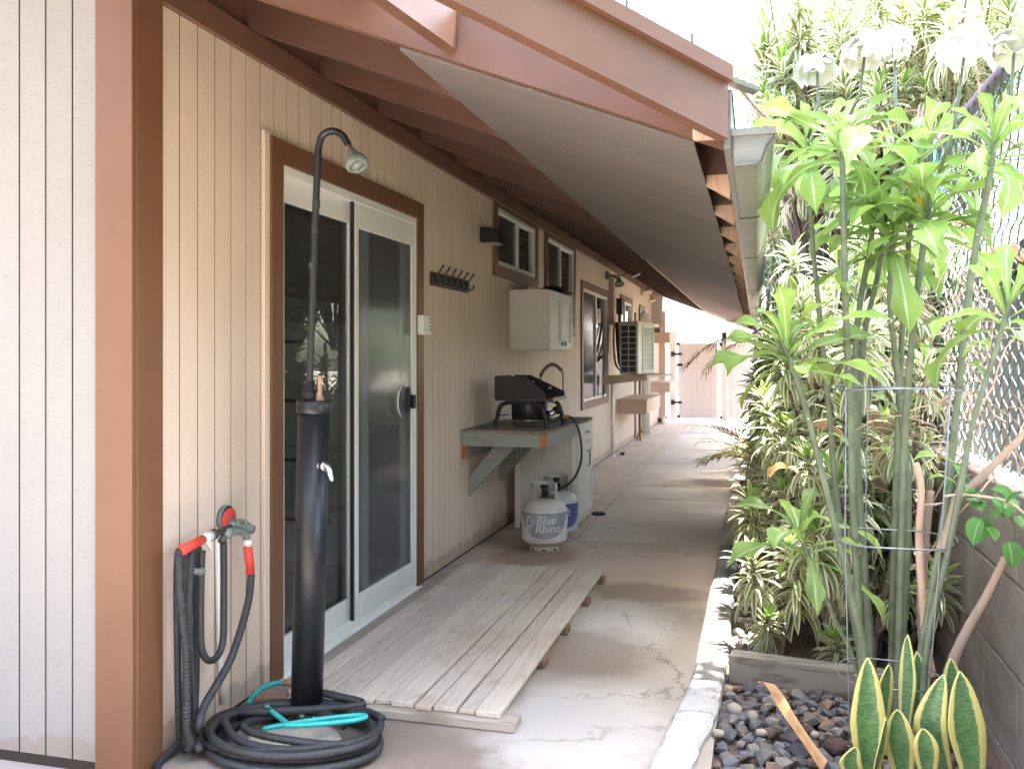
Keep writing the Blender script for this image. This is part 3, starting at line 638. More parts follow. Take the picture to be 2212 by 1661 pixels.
# dark rooms behind the glass
iw = MB()
iw.box(-1.75, -1.70, 2.5, 15, 0, 2.44); iw.box(-3, -.07, 2.45, 2.5, 0, 2.44); iw.box(-3, -.07, 15, 15.05, 0, 2.44); iw.box(-3, -.07, 5.6, 5.65, 0, 2.44); iw.box(-3, -.07, 9.5, 9.55, 0, 2.44)
iw.build('interior_wall', simple('room_grey', (.5, .5, .5), .8), house)
b = MB(); b.box(-3, -.07, 2.5, 15, -.02, .02); b.build('interior_floor', simple('room_floor', (.14, .11, .09), .6), house)
b = MB(); b.box(-3, -.07, 2.45, 15.05, 2.44, 2.46); b.build('ceiling', simple('room_ceiling', (.3, .3, .3), .8), house)

dr = thing('dresser', 'pale chest of drawers standing inside behind the sliding door', 'dresser', (-.9, 5.2, 0.02))
b = MB(); b.bbox(-1.15, -.35, 4.85, 5.55, .02, 1.5, .004); b.build('body', M['cabside'], dr)
for k in range(4):
    b = MB(); b.bbox(-1.12, -.38, 4.83, 4.849, .08 + .35 * k, .39 + .35 * k, .004); d_ = b.build('drawer', M['white'], dr)
    b = MB(); b.box(-.95, -.55, 4.815, 4.829, .33 + .35 * k, .35 + .35 * k); b.build('handle', M['iron'], d_)

# ================================================================== WALL FITTINGS
# black flood lamp beside the first window
p = onx(1055, 515, .08); lt = thing('wall_lamp', 'small black box floodlight on the siding beside the first high window', 'wall lamp', (0, 6.05, 2.12))
b = MB(); b.bbox(0, .03, 6.0, 6.10, 2.10, 2.20, .004); b.build('mount', M['matblack'], lt)
b = MB(); b.prism([(.03, 5.97, 2.10), (.145, 5.97, 2.09), (.135, 5.97, 2.125), (.10, 5.97, 2.19), (.03, 5.97, 2.20)], (0, .16, 0)); b.build('housing', M['black'], lt)
b = MB(); b.box(.045, .13, 5.985, 6.115, 2.082, 2.0905); b.build('lens', M['chrome'], lt)
# hook rack
hr = thing('hook_rack', 'dark coat rack board with six black double hooks beside the sliding door', 'hook rack', (0, 5.36, 1.72))
b = MB(); b.bbox(0.0, .014, 5.00, 5.71, 1.722, 1.803, .003); b.build('rail', simple('rack_board', (.05, .03, .035), .5, .3, 20), hr)
hk = None
for k in range(6):
    yk = 5.055 + .118 * k
    if hk is None:
        b = MB(); b.tube(smooth_path([(.016, yk, 1.775), (.035, yk, 1.79), (.05, yk, 1.815), (.065, yk, 1.835)], 5), .0045, 6)
        b.tube(smooth_path([(.016, yk, 1.775), (.030, yk, 1.745), (.055, yk, 1.737), (.072, yk, 1.760)], 5), .005, 6)
        b.lathe([(0, -.008), (.006, -.005), (.008, 0), (.006, .005), (0, .008)], (.066, yk, 1.838), 8); b.lathe([(0, -.007), (.006, -.004), (.007, 0), (.006, .004), (0, .007)], (.072, yk, 1.762), 8)
        b.bbox(.0145, .018, yk - .009, yk + .009, 1.745, 1.80, .001); hk = b.build('hook', M['iron'], hr, True); y_0 = yk
    else:
        h2 = hk.copy(); col.objects.link(h2); h2.parent = hr; h2.location = (0, yk - y_0, 0)
# white control box by the door
tb = thing('control_box', 'white plastic box with vent slots on the brown door trim', 'box', (.022, 4.84, 1.42))
b = MB(); b.bbox(.0225, .062, 4.745, 4.865, 1.425, 1.535, .006); b.build('case', M['vinyl'], tb)
b = MB()
for k in range(4): b.box(.035, .055, 4.866, 4.8665, 1.45 + .02 * k, 1.46 + .02 * k); b.box(.0621, .0627, 4.835, 4.86, 1.452 + .02 * k, 1.459 + .02 * k)
b.build('vent_slots', M['iron'], tb)
# wall cupboard
wc = thing('wall_cupboard', 'white two-door cupboard hung on the siding under the second high window', 'cupboard', (.16, 7.2, 1.35))
b = MB(); b.bbox(0.001, .31, 6.78, 7.62, 1.352, 1.822, .003); b.build('carcass', M['cabside'], wc)
for k in range(2):
    ya = 6.79 + .412 * k; b = MB(); b.bbox(.311, .322, ya, ya + .405, 1.362, 1.815, .002)
    frame_rect(b, .322, .330, ya, ya + .405, 1.362, 1.815, .06, bv=.002); dd = b.build('door', M['white'], wc)
    yk = ya + (.36 if k == 0 else .045); b = MB(); b.bbox(.3305, .35, yk - .006, yk + .006, 1.40, 1.41, .002); b.bbox(.346, .356, yk - .012, yk + .012, 1.385, 1.43, .003); b.build('knob', M['galv'], dd)
# dark cap on the cupboard
b = MB(); pts = []
cap = MB(); cap.lathe([(0.115, 0), (.112, .03), (.09, .055), (.05, .072), (0, .078)], (.20, 7.42, 1.823), 18); cp = thing('dark_cap', 'crumpled dark cloth cap lying on top of the wall cupboard', 'cap', (.20, 7.42, 1.823))
cap.build('crown', simple('black_cloth', (.02, .022, .028), .8, .4, 30, .5, .004), cp, True)
b = MB(); b.lathe([(.10, .0), (.16, .004), (.165, .008), (.10, .012)], (.23, 7.38, 1.824), 18, a0=-2.4, a1=.6); b.build('brim', simple('black_cloth_brim', (.02, .022, .028), .8), cp, True)

# grey shelf with braces
sh = thing('wall_shelf', 'grey painted timber shelf with diagonal braces on the siding below the cupboard', 'shelf', (.28, 6.1, .64))
b = MB(); b.bbox(.001, .585, 5.565, 6.635, .812, .826, .002); b.build('top', M['plytop'], sh)
b = MB(); b.bbox(.001, .535, 5.575, 5.612, .722, .8115, .003); b.build('front_board', M['greywood'], sh)
b = MB(); b.bbox(.5355, .575, 5.572, 5.60, .720, .8115, .002); b.build('end_grain', M['cedar'], sh)
b = MB(); b.bbox(.5355, .575, 5.6005, 6.63, .721, .8115, .003); b.build('side_board', M['greywood_y'], sh)
b = MB(); b.bbox(.001, .036, 5.600, 6.63, .635, .7215, .003); b.build('ledger', M['greywood_y'], sh)
b = MB(); b.bbox(.001, .0365, 5.590, 5.5995, .635, .7205, .001); b.build('end_grain', M['cedar'], sh)
for yv in (5.74, 6.50):
    b = MB(); b.prism([(.002, yv, .37), (.002, yv, .495), (.19, yv, .72), (.335, yv, .72)], (0, .038, 0)); b.build('brace', M['greywood'], sh)

# burner on the shelf
bn = thing('camp_stove', 'black camp stove with folding wind panels on the grey wall shelf', 'stove', (.35, 6.0, .827))
nx0, nx1 = .16, .505
def pent(y, th, x0, x1, zb, zt_, cut): 
    b = MB(); b.prism([(x0, y, zb), (x1, y, zb), (x1, y, zb + .045), (x0 + cut, y, zt_), (x0, y, zt_)], (0, th, 0)); return b
pent(5.80, .004, .17, .515, 1.015, 1.172, .20).build('wind_panel', M['matblack'], bn)
pent(6.22, .004, .19, .555, 1.015, 1.172, .12).build('wind_panel', M['matblack'], bn)
b = MB(); b.box(.165, .169, 5.80, 6.224, 1.02, 1.172); b.build('back_panel', M['matblack'], bn)
b = MB(); b.box(.17, .565, 5.805, 6.22, 1.008, 1.018); b.box(.563, .567, 5.80, 6.225, 1.005, 1.030); b.build('tray', simple('stove_tray', (.06, .06, .065), .35, .2, 30, .1, metal=.6), bn)
b = MB()
for k in range(7): b.box(.22, .54, 5.85 + .05 * k, 5.857 + .05 * k, 1.019, 1.028)
b.build('grate', simple('stove_grate', (.12, .025, .03), .4), bn)
for (cx_, cy_, rr) in ((.33, 6.218, .007), (.45, 6.218, .011)):
    b = MB(); b.lathe([(0, .0045), (rr, .004), (rr, 0)], (cx_, cy_ + .0, 1.125 if rr < .01 else 1.082), 12, (0, -1, 0)); b.build('rivet', M['chrome'], bn)
for yv, xs in ((5.82, .0), (6.19, .035)):
    b = MB(); b.tube(smooth_path([(.168 + xs, yv, .838), (.180 + xs, yv, .90), (.20 + xs, yv, .965), (.245 + xs, yv, .993), (.34 + xs, yv, .996), (.44 + xs, yv, .993), (.485 + xs, yv, .965), (.505 + xs, yv, .90), (.517 + xs, yv, .838)], 6), .0145, 10); lg = b.build('leg_frame', M['matblack'], bn, True)
    for xx in (.167, .518):
        b = MB(); b.lathe([(.0165, 0), (.0175, .01), (.0175, .045), (.016, .05)], (xx + xs, yv, .828), 12); b.build('foot_sleeve', M['rubber'], lg, True)
b = MB(); b.lathe([(.118, .875), (.122, .88), (.124, .99), (.122, 1.005)], (.355, 6.0, 0), 36); b.lathe([(0, .876), (.118, .875)], (.355, 6.0, 0), 36); b.build('burner_drum', M['black'], bn, True)
b = MB(); b.lathe([(.105, .850), (.112, .855), (.112, .875)], (.355, 6.0, 0), 32); b.build('heat_shield', M['chrome'], bn, True)
b = MB(); b.tube([(.47, 5.93, .93), (.53, 5.90, .925)], .014, 10); b.lathe([(0, .03), (.028, .028), (.030, .0), (.02, -.02), (0, -.022)], (.565, 5.92, .945), 16, (1, -.3, .1)); b.build('regulator', M['matblack'], bn, True)
b = MB(); b.lathe([(0, .012), (.02, .01), (.022, 0), (.012, -.03)], (.545, 5.87, .925), 14, (.6, -.8, 0)); b.tube([(.50, 5.9, .905), (.555, 5.88, .90)], .010, 8); b.build('valve', M['chrome'], bn, True)
b = MB(); b.tube(smooth_path([(.52, 5.86, .93), (.525, 5.85, .885), (.55, 5.85, .872), (.58, 5.86, .885), (.60, 5.88, .915)], 6), .006, 8); b.build('gas_line', M['iron'], bn, True)
b = MB(); b.tube([(.17, 5.86, .905), (.24, 5.90, .91)], .004, 6); b.build('pin', M['iron'], bn)
# steel spring arc standing on the stove's far side
sp = thing('spring_lighter', 'curved steel coil spring arching above the far side of the black stove', 'coil spring', (.40, 6.3, .95))
arc = [ony(u, v, 6.3) for u, v in ((1171, 850), (1168, 812), (1176, 797), (1190, 787), (1203, 790), (1213, 800), (1216, 815), (1216, 850))]
b = MB(); b.tube(smooth_path(arc, 6), .005, 8); b.build('rod', M['darkmetal'], sp, True)
pth = smooth_path(arc[1:6], 16); hl = []
for i in range(len(pth) * 3 - 3):
    t = i / 3; i0 = int(t); p_ = pth[i0].lerp(pth[min(i0 + 1, len(pth) - 1)], t - i0); a = t * 2.2
    d = (pth[min(i0 + 1, len(pth) - 1)] - pth[max(i0 - 1, 0)]).normalized(); n1 = Vector((0, 1, 0)); n2 = d.cross(n1); hl.append(p_ + (n1 * cos(a) + n2 * sin(a)) * .012)
b = MB(); b.tube(hl, .0028, 5); b.build('coil', simple('rusty_spring', (.16, .10, .07), .5, .3, 60, .1, metal=.6), sp, True)

# base cabinet
bc = thing('base_cabinet', 'white kitchen base cabinet on the path behind the gas bottles', 'cabinet', (.33, 6.95, 0))
b = MB(); b.bbox(.075, .555, 6.665, 7.235, .03, .796, .003); b.build('carcass', M['cabside'], bc)
for xx in (.076, .515):
    b = MB(); b.bbox(xx, xx + .04, 6.655, 6.6645, .0, .796, .002); b.build('stile', M['white'], bc)
b = MB(); b.bbox(.10, .555, 7.19, 7.235, .0, .031, .002); b.build('leg', M['cabside'], bc)
b = MB(); b.bbox(.06, .575, 6.65, 7.25, .797, .812, .003); b.build('worktop', M['plytop'], bc)
b = MB(); b.bbox(.556, .572, 6.665, 7.23, .64, .79, .003); dwr = b.build('drawer', M['white'], bc)
b = MB(); b.bbox(.556, .566, 6.665, 7.23, .09, .63, .003); frame_rect(b, .566, .575, 6.665, 7.23, .09, .63, .06, bv=.002); dd = b.build('door', M['white'], bc)
b = MB(); b.tube([(.576, 6.97, .57), (.60, 6.97, .565), (.60, 6.97, .46), (.576, 6.97, .455)], .005, 6); b.build('handle', M['galv'], dd)
b = MB(); b.tube([(.573, 6.90, .72), (.595, 6.90, .715), (.595, 7.0, .715), (.573, 7.0, .72)], .005, 6); b.build('handle', M['galv'], dwr)

# gas bottles with their printed sleeves
def text_mesh(s, size, shear=.25, off=.012):
    cu = bpy.data.curves.new('lettering', 'FONT'); cu.body = s; cu.size = size; cu.shear = shear; cu.offset = off * size; cu.align_x = 'CENTER'; cu.align_y = 'CENTER'
    o = bpy.data.objects.new('lettering', cu); col.objects.link(o); dg = bpy.context.evaluated_depsgraph_get(); me = bpy.data.meshes.new_from_object(o.evaluated_get(dg))
    vs = [v.co.copy() for v in me.vertices]; fs = [tuple(p.vertices) for p in me.polygons]; bpy.data.objects.remove(o); bpy.data.curves.remove(cu); return vs, fs
def wrap(mb, vs, fs, c, r, a0, z0):      # bends flat artwork round a cylinder
    out = []
    for v in vs: a = a0 + v.x / r; out.append((c[0] + r * cos(a), c[1] + r * sin(a), z0 + v.y))
    return mb.add(out, fs)
def gas_bottle(c, face, label, lm, print_all):
    t = thing('gas_bottle', label, 'gas bottle', (c[0], c[1], 0), 'propane bottles beside the base cabinet'); cc = (c[0], c[1], 0); r = .153
    b = MB(); b.lathe([(.03, .352), (.06, .349), (.10, .338), (.13, .316), (.148, .285), (r, .25), (r, .10), (.148, .075), (.130, .052), (.10, .036), (.0, .03)], cc, 48); b.build('tank', M['tank'], t, True)
    b = MB(); b.lathe([(.098, .0), (.102, .002), (.102, .042), (.098, .042)], cc, 40); b.build('foot_ring', M['tank'], t, True)
    b = MB()
    for k in range(8): a = k * pi / 4 + .2; b.beam((cc[0] + .1022 * cos(a) - .012 * sin(a), cc[1] + .1022 * sin(a) + .012 * cos(a), .016), (cc[0] + .1022 * cos(a) + .012 * sin(a), cc[1] + .1022 * sin(a) - .012 * cos(a), .016), .002, .010)
    b.build('ring_slots', M['iron'], t)
    # collar: sheet bent round, open towards the valve
    b = MB(); g0 = face - .55; b.lathe([(.088, .335), (.088, .445), (.085, .452), (.083, .445), (.083, .335)], cc, 40, a0=face + .95, a1=face + 2 * pi - .62); b.build('collar', M['tank'], t, True)
    b = MB(); b.lathe([(.0885, .425), (.092, .44), (.088, .455), (.084, .452)], cc, 14, a0=face + pi - .4, a1=face + pi + .5); b.build('grip_rim', M['tank'], t, True)
    b = MB(); b.lathe([(.03, .345), (.028, .36), (.016, .365), (.016, .395), (.020, .398), (.020, .412), (0, .415)], cc, 20); b.lathe([(.012, -.01), (.02, 0), (.022, .03), (.012, .045)], (cc[0], cc[1], .385), 14, (cos(face), sin(face), 0)); v = b.build('valve', M['darkmetal'], t, True)
    b = MB(); b.lathe([(0, .012), (.026, .010), (.030, 0), (.024, -.01)], (cc[0], cc[1], .425), 12); b.build('hand_wheel', M['iron'], v, True)
    # printed sleeve
    ring = MB(); ring.lathe([(r + .0012, .075), (r + .0012, .282)], cc, 64, a0=0, a1=2 * pi); ring.build('sleeve', M['label_white'], t, True)
    up = []
    W_ = .20; N = 40
    for i in range(N + 1):
        x = -W_ + 2 * W_ * i / N; q = abs(x) / W_; zlo = .098 + .165 * (q ** 2.6); up.append((x, zlo))
    vs = []; 
    for x, z in up: a = face + x / r; vs += [(cc[0] + (r + .0022) * cos(a), cc[1] + (r + .0022) * sin(a), z), (cc[0] + (r + .0022) * cos(a), cc[1] + (r + .0022) * sin(a), .268)]
    b = MB(); b.add(vs, [(2 * i, 2 * i + 2, 2 * i + 3, 2 * i + 1) for i in range(N)]); b.build('blue_panel', lm, t, True)
    wm = M['label_white']
    if print_all:
        tv, tf = text_mesh('Blue', .076, .22, .014); b = MB(); wrap(b, tv, tf, cc, r + .0032, face + .012 / r, .222)
        tv, tf = text_mesh('Rhino', .076, .22, .014); wrap(b, tv, tf, cc, r + .0032, face + .026 / r, .165); b.build('lettering', wm, t)
        tv, tf = text_mesh('ALWAYS USE CARE WITH PROPANE', .010, 0, .02); b = MB(); wrap(b, tv, tf, cc, r + .0032, face - .02, .088); b.build('small_print', M['label_ink'], t)
    # charging rhino badge, a flat silhouette
    rh = [(-.030, -.046), (-.022, -.046), (-.018, -.022), (-.004, -.018), (.002, -.046), (.010, -.046), (.012, -.014), (.018, -.004), (.028, -.012), (.034, -.004), (.032, .004), (.042, .024), (.030, .014), (.026, .020), (.030, .030), (.020, .022), (.010, .034), (-.006, .038), (-.022, .034), (-.032, .022), (-.034, .004), (-.030, -.014)]
    k_ = 1.15; cxo = -.106 if print_all else .02
    from mathutils.geometry import tessellate_polygon
    tri = tessellate_polygon([[Vector((x, z, 0)) for x, z in rh]])
    b = MB(); wrap(b, [Vector((cxo + x * k_ * .78, z * k_ * 1.2, 0)) for x, z in rh], [tuple(q) for q in tri], cc, r + .0034, face, .195); b.build('badge', wm, t)
    return t
fa = -pi / 2 + .22
gas_bottle((.474, 5.945), fa, 'nearer grey gas bottle with faded blue lettered sleeve and black hose attached', M['tank_label'], True)
gas_bottle((ony(1246, 1110, 6.33).x - .150, 6.33), fa + .35, 'farther grey gas bottle with darker torn blue sleeve, half hidden', M['tank_label2'], False)
hp = [ony(u, v, y) for u, v, y in ((1222, 900, 5.9), (1235, 903, 5.9), (1249, 925, 5.9), (1256, 965, 5.9), (1254, 1000, 5.9), (1242, 1030, 5.9), (1224, 1048, 5.9), (1204, 1060, 5.9))]
gh = thing('gas_hose', 'black hose looping from the stove on the shelf down to the gas bottle', 'hose', (.6, 5.9, .3))
b = MB(); b.tube(smooth_path(hp, 8), .0075, 8); b.build('hose', M['iron'], gh, True)
b = MB(); b.lathe([(0, .02), (.02, .018), (.024, 0), (.024, -.012), (.012, -.03)], hp[-1] + Vector((-.03, -.03, -.01)), 16, (.2, -1, 0)); b.build('coupling', M['grey_pl'], gh, True)
b = MB(); b.lathe([(.008, -.02), (.012, 0), (.010, .02)], hp[0], 10, (1, 0, 0)); b.build('fitting', M['brass'], gh, True)
# drain cover
p = onz(1293, 1111); dc = thing('drain_cover', 'round black drain cover on the concrete beside the white cabinet', 'drain cover', (p.x, p.y, 0))
b = MB(); b.lathe([(.062, .001), (.060, .012), (.045, .016), (0, .014)], (p.x, p.y, 0), 24); b.build('disc', M['iron'], dc, True)
b = MB(); b.beam((p.x - .04, p.y, .018), (p.x + .04, p.y, .018), .010, .006); b.beam((p.x, p.y - .04, .018), (p.x, p.y + .04, .018), .010, .007); b.build('cross_rib', M['iron'], dc)

# ================================================================== FAR WALL FITTINGS
dp = thing('line_cover', 'cream duct and thin white pipe running down the siding to the path', 'pipe', (.05, 11.75, 0))
b = MB(); b.bbox(.001, .07, 11.66, 11.86, 1.72, 2.36, .006); b.build('duct', M['tan'], dp)
b = MB(); b.tube([(.04, 11.70, 0), (.04, 11.70, 1.02)], .022, 10); b.lathe([(.05, 0), (.045, .02), (.022, .03)], (.04, 11.70, 0), 14); b.build('pipe', M['vinyl'], dp, True)
for k in range(3):
    b = MB(); b.tube(smooth_path([(.05 + .03 * k, 11.8, 1.75), (.06 + .05 * k, 11.7, 1.45), (.12 + .05 * k, 11.5, 1.2), (.22 + .05 * k, 11.45, 1.10)], 6), .014 + .004 * (k == 1), 8); b.build('refrigerant_line', M['tan'] if k != 1 else M['iron'], dp, True)
db = thing('disconnect_box', 'black electrical box with a conduit above the air conditioner', 'electrical box', (.06, 12.2, 1.9))
b = MB(); b.bbox(.001, .11, 12.10, 12.36, 1.88, 2.09, .005); b.build('box', M['iron'], db)
b = MB(); b.tube(smooth_path([(.06, 12.2, 1.88), (.06, 12.2, 1.6), (.10, 12.1, 1.35), (.2, 11.8, 1.2)], 6), .018, 8); b.build('conduit', M['iron'], db, True)
ac = thing('air_conditioner', 'cream outdoor air conditioner unit with square side vents on a wall bracket', 'air conditioner', (.44, 11.2, 1.085)); 
acr = R(-9)
def acbuild(mb, nm, mat, par=None, sm=False):
    o = Vector((.44, 11.2, 0)); rm = Matrix.Rotation(acr, 3, 'Z'); mb.v = [rm @ (q - o) + o for q in mb.v]; return mb.build(nm, mat, par or ac, sm)
b = MB(); b.bbox(.20, .44, 11.2, 11.95, 1.085, 1.745, .008); acbuild(b, 'casing', M['acwhite'])
b = MB()
for cx_ in (.225, .325):
    for k in range(8): b.box(cx_, cx_ + .085, 11.197, 11.1995, 1.115 + .073 * k, 1.175 + .073 * k)
acbuild(b, 'side_vent', M['acgrille'])
b = MB()
for k in range(3): b.box((.218, .3125, .416)[k], (.2245, .3245, .424)[k], 11.190, 11.1965, 1.105, 1.70)
for k in range(9): b.box(.225, .415, 11.1905, 11.1962, 1.104 + .073 * k, 1.112 + .073 * k)
acbuild(b, 'vent_bars', M['acwhite'])
b = MB()
for k in range(34): b.box(.4405, .446, 11.42, 11.88, 1.13 + .016 * k, 1.136 + .016 * k)
acbuild(b, 'front_grille', M['acgrille'])
b = MB(); frame_rect(b, .4405, .448, 11.39, 11.91, 1.11, 1.70, .03, bv=.001); acbuild(b, 'grille_frame', M['acwhite'])
bk = thing('wall_bracket', 'tan timber bracket carrying the outdoor air conditioner', 'bracket', (.3, 11.5, .98))
b = MB(); b.bbox(.001, .56, 11.12, 11.16, 1.01, 1.075, .003); b.build('arm', M['tan'], bk)
b = MB(); b.prism([(.001, 11.125, .95), (.001, 11.125, 1.02), (.5, 11.125, 1.01)], (0, .03, 0)); b.build('gusset', M['tan'], bk)
b = MB(); b.beam((.34, 11.14, 1.06), (.60, 12.35, 1.06), .35, .03); b.build('shelf', M['tan'], bk)
b = MB(); b.beam((.02, 11.2, .99), (.02, 11.1, .80), .012, .012); b.build('rod', M['darkmetal'], bk)
# spot lights under the eave
def spotlight(nm, label, base, heads, mt, grp=None):
    t = thing(nm, label, 'spotlight', base, grp); bx = Vector(base)
    b = MB(); b.bbox(bx.x, bx.x + .04, bx.y - .05, bx.y + .05, bx.z - .05, bx.z + .05, .005); b.build('mount', M[mt], t)
    for h in heads:
        hv = bx + Vector(h); b = MB(); b.tube(smooth_path([bx + Vector((.04, 0, 0)), bx + Vector((h[0] * .6, h[1] * .6, h[2] * .2)), hv], 5), .012, 8); b.build('arm', M[mt], t, True)
        b = MB(); b.lathe([(0, -.05), (.025, -.045), (.032, 0), (.058, .04), (.062, .055), (.05, .056), (0, .045)], hv, 18, (h[0], h[1] - .3, -.8)); b.build('lamp_head', M[mt], t, True)
    return t
p = onx(1312, 597); spotlight('spotlight', 'dark grey double spotlight high on the siding above the duct', (0, p.y - .1, p.z), [(.18, -.1, -.08), (.34, .2, .06)], 'grey_pl')
p = onx(1392, 632); spotlight('spotlight', 'cream twin spotlight on the far siding under the eave', (0.0, p.y - .5, p.z - .02), [(.14, -.15, .02), (.17, .12, -.10)], 'tan')
# far fold-down shelves
def box_shelf(nm, label, x1, y0, y1, zt_, hh, ang=0, front=True):
    t = thing(nm, label, 'shelf', (0, (y0 + y1) / 2, zt_ - hh), 'box shelves on the far wall')
    b = MB(); b.bbox(.001, x1, y0, y1, zt_ - .02, zt_, .003); b.build('top', M['tan'], t)
    b = MB(); b.bbox(.001, x1 - .01, y0 + .012, y0 + .03, zt_ - hh, zt_ - .0205, .002); b.build('side', M['tan'], t)
    b = MB(); b.bbox(x1 - .03, x1 - .008, y0 + .0305, y1 - .01, zt_ - hh, zt_ - .0205, .002); b.build('front', M['tan'], t)
    return t
box_shelf('box_shelf', 'long low cream shelf jutting from the far siding above the brass tap', .42, 12.35, 14.1, .72, .20)
box_shelf('box_shelf', 'small high cream shelf by the gate with bits lying on it', .40, 15.9, 17.3, 1.73, .19)
box_shelf('box_shelf', 'small waist-high cream shelf nearest the gate', .42, 15.7, 17.6, .86, .17)
ct = thing('storage_tin', 'small blue-grey tin lying on the high shelf near the gate', 'tin', (.15, 16.1, 1.73)); b = MB(); b.bbox(.08, .22, 16.0, 16.2, 1.731, 1.80, .01); b.build('body', M['grey_pl'], ct)
b = MB(); b.bbox(.075, .225, 15.995, 16.205, 1.8005, 1.815, .004); b.build('lid', M['galv'], ct)
# open white door leaf
odr = thing('open_door', 'white panel door standing open against the far siding', 'door', (.1, 15.4, 0.02))
b = MB(); b.bbox(.03, .165, 14.9, 14.94, .02, 2.02, .004); b.build('leaf', M['white'], odr)
b = MB()
for z0, z1 in ((.15, .45), (.6, 1.0), (1.15, 1.85)): b.bbox(.055, .14, 14.893, 14.8995, z0, z1, .002)
b.build('panel', M['vinyl'], odr)
b = MB(); b.bbox(.001, .025, 14.72, 14.89, .02, 2.10, .003); b.bbox(.001, .02, 14.2, 14.34, .02, 2.0, .003); b.build('jamb', M['trim'], odr)
# far grey siding return under the eave
b = MB(); b.box(.0, .20, 16.6, 16.64, 1.9, 2.42); b.build('end_panel', M['cabside'], house)
b = MB()
b.box(.0, .12, 17.9, 17.98, 0, 2.2); b.build('end_pilaster', M['tan'], house)
for i, (u, v) in enumerate(((1432, 915), (1442, 905))):
    p = onz(u, v); o = thing('concrete_block', ('tan concrete block on the path below the open white door', 'smaller tan block against the wall beside the gate')[i], 'block', (p.x, p.y, 0)); hh = .14 - .06 * i
    b = MB(); b.bbox(p.x - .12, p.x + .02, p.y - .1, p.y + .2, 0, hh, .006); b.build('block', M['tan'], o)
    b = MB(); b.box(p.x - .09, p.x - .02, p.y - .101, p.y - .1, hh * .25, hh * .8); b.build('core_hole', M['groove'], o)
# brass standpipe
p = onz(1383, 953); bt = thing('garden_tap', 'small brass standpipe tap rising from the path under the long low shelf', 'tap', (p.x, p.y, 0))
b = MB(); b.tube([(p.x, p.y, 0), (p.x, p.y, .17)], .014, 8); b.tube([(p.x - .05, p.y, 0), (p.x - .02, p.y, .14)], .010, 8); b.build('pipe', M['brass'], bt, True)
b = MB(); b.lathe([(0, .03), (.03, .02), (.03, -.01), (.02, -.04)], (p.x, p.y, .19), 12); b.tube([(p.x, p.y, .16), (p.x + .05, p.y - .03, .13)], .013, 8); b.build('valve_body', M['brass'], bt, True)
p = onz(1340, 983); o = thing('small_box', 'tiny dark blue plastic cube lying on the far path', 'cube', (p.x, p.y, 0)); b = MB(); b.bbox(p.x, p.x + .05, p.y, p.y + .06, 0, .03, .004); b.build('body', simple('blue_plastic', (.03, .03, .12), .5), o)
b = MB(); b.bbox(p.x - .002, p.x + .052, p.y - .002, p.y + .062, .0302, .036, .001); b.build('lid', M['iron'], o)
# added wall behind the viewer, unseen, blocks light from the house front
b = MB(); b.box(-7, 7, -2.6, -2.4, -.1, 4.2); b.build('light_blocking_wall', M['blockwall'], None, kind='structure')
# gate at the end
gy = 19.0
gate = thing('gate', 'cream vinyl plank gate with black hinges closing the far end of the path', 'gate', (.75, gy, 0))
k = 0; x = .29
while x < 1.07:
    for z0, z1 in ((.10, 1.08), (1.17, 1.52)):
        b = MB(); b.bbox(x, x + .127, gy, gy + .03, z0, z1, .004); b.build('plank', M['gate'], gate)
    x += .130
for (x0, x1, z0, z1) in ((.28, 1.08, .03, .10), (.28, 1.08, 1.08, 1.17), (.28, 1.08, 1.52, 1.58)):
    b = MB(); b.bbox(x0, x1, gy - .012, gy + .04, z0, z1, .004); b.build('rail', M['gate'], gate)
b = MB(); b.box(.285, 1.075, gy + .008, gy + .025, .1, 1.52); b.build('backing', M['gate'], gate)
for (x0, zz) in ((.14, 1.36), (.14, .36)):
    b = MB(); b.bbox(x0, x0 + .06, gy - .06, gy - .04, zz - .05, zz + .05, .004); b.bbox(x0 + .055, .36, gy - .055, gy - .038, zz - .025, zz + .025, .004); b.build('hinge', M['iron'], gate)
b = MB(); b.bbox(.245, .38, gy - .06, gy - .02, 1.11, 1.16, .01); b.build('latch', M['iron'], gate)
for (xx, zz) in ((.25, 1.57), (.25, .07), (1.12, .06), (1.12, 1.55)):
    b = MB(); b.bbox(xx, xx + .065, gy - .03, gy + .01, zz - .03, zz + .03, .004); b.build('corner_bracket', M['iron'], gate)
for (xx, zt_, wv) in ((.19, 1.60, .035), (.255, 1.60, .02)):
    pass
gp = thing('gate_post', 'cream vinyl post at the house side of the far gate', 'post', (.15, gy, 0)); b = MB(); b.bbox(.10, .235, gy - .03, gy + .10, 0, 1.62, .006); b.build('shaft', M['gate'], gp)
b = MB(); b.bbox(.09, .245, gy - .04, gy + .11, 1.62, 1.65, .006); b.build('cap', M['gate'], gp)
gp = thing('gate_post', 'cream vinyl post at the planted side of the far gate with a dark lantern', 'post', (1.22, gy, 0)); b = MB(); b.bbox(1.15, 1.28, gy - .03, gy + .10, 0, 1.62, .006); b.build('shaft', M['gate'], gp)
b = MB(); b.bbox(1.17, 1.26, gy - .01, gy + .08, 1.62, 1.80, .006); b.build('lantern', M['iron'], gp)
fp = thing('vinyl_fence', 'cream vinyl plank fence panel right of the far gate', 'fence', (1.9, gy, 0)); x = 1.285
while x < 3.4:
    b = MB(); b.bbox(x, x + .127, gy, gy + .03, .05, 1.56, .004); b.build('plank', M['gate'], fp); x += .130
b = MB(); b.bbox(1.285, 3.45, gy - .012, gy + .04, 1.08, 1.17, .004); b.build('rail', M['gate'], fp)
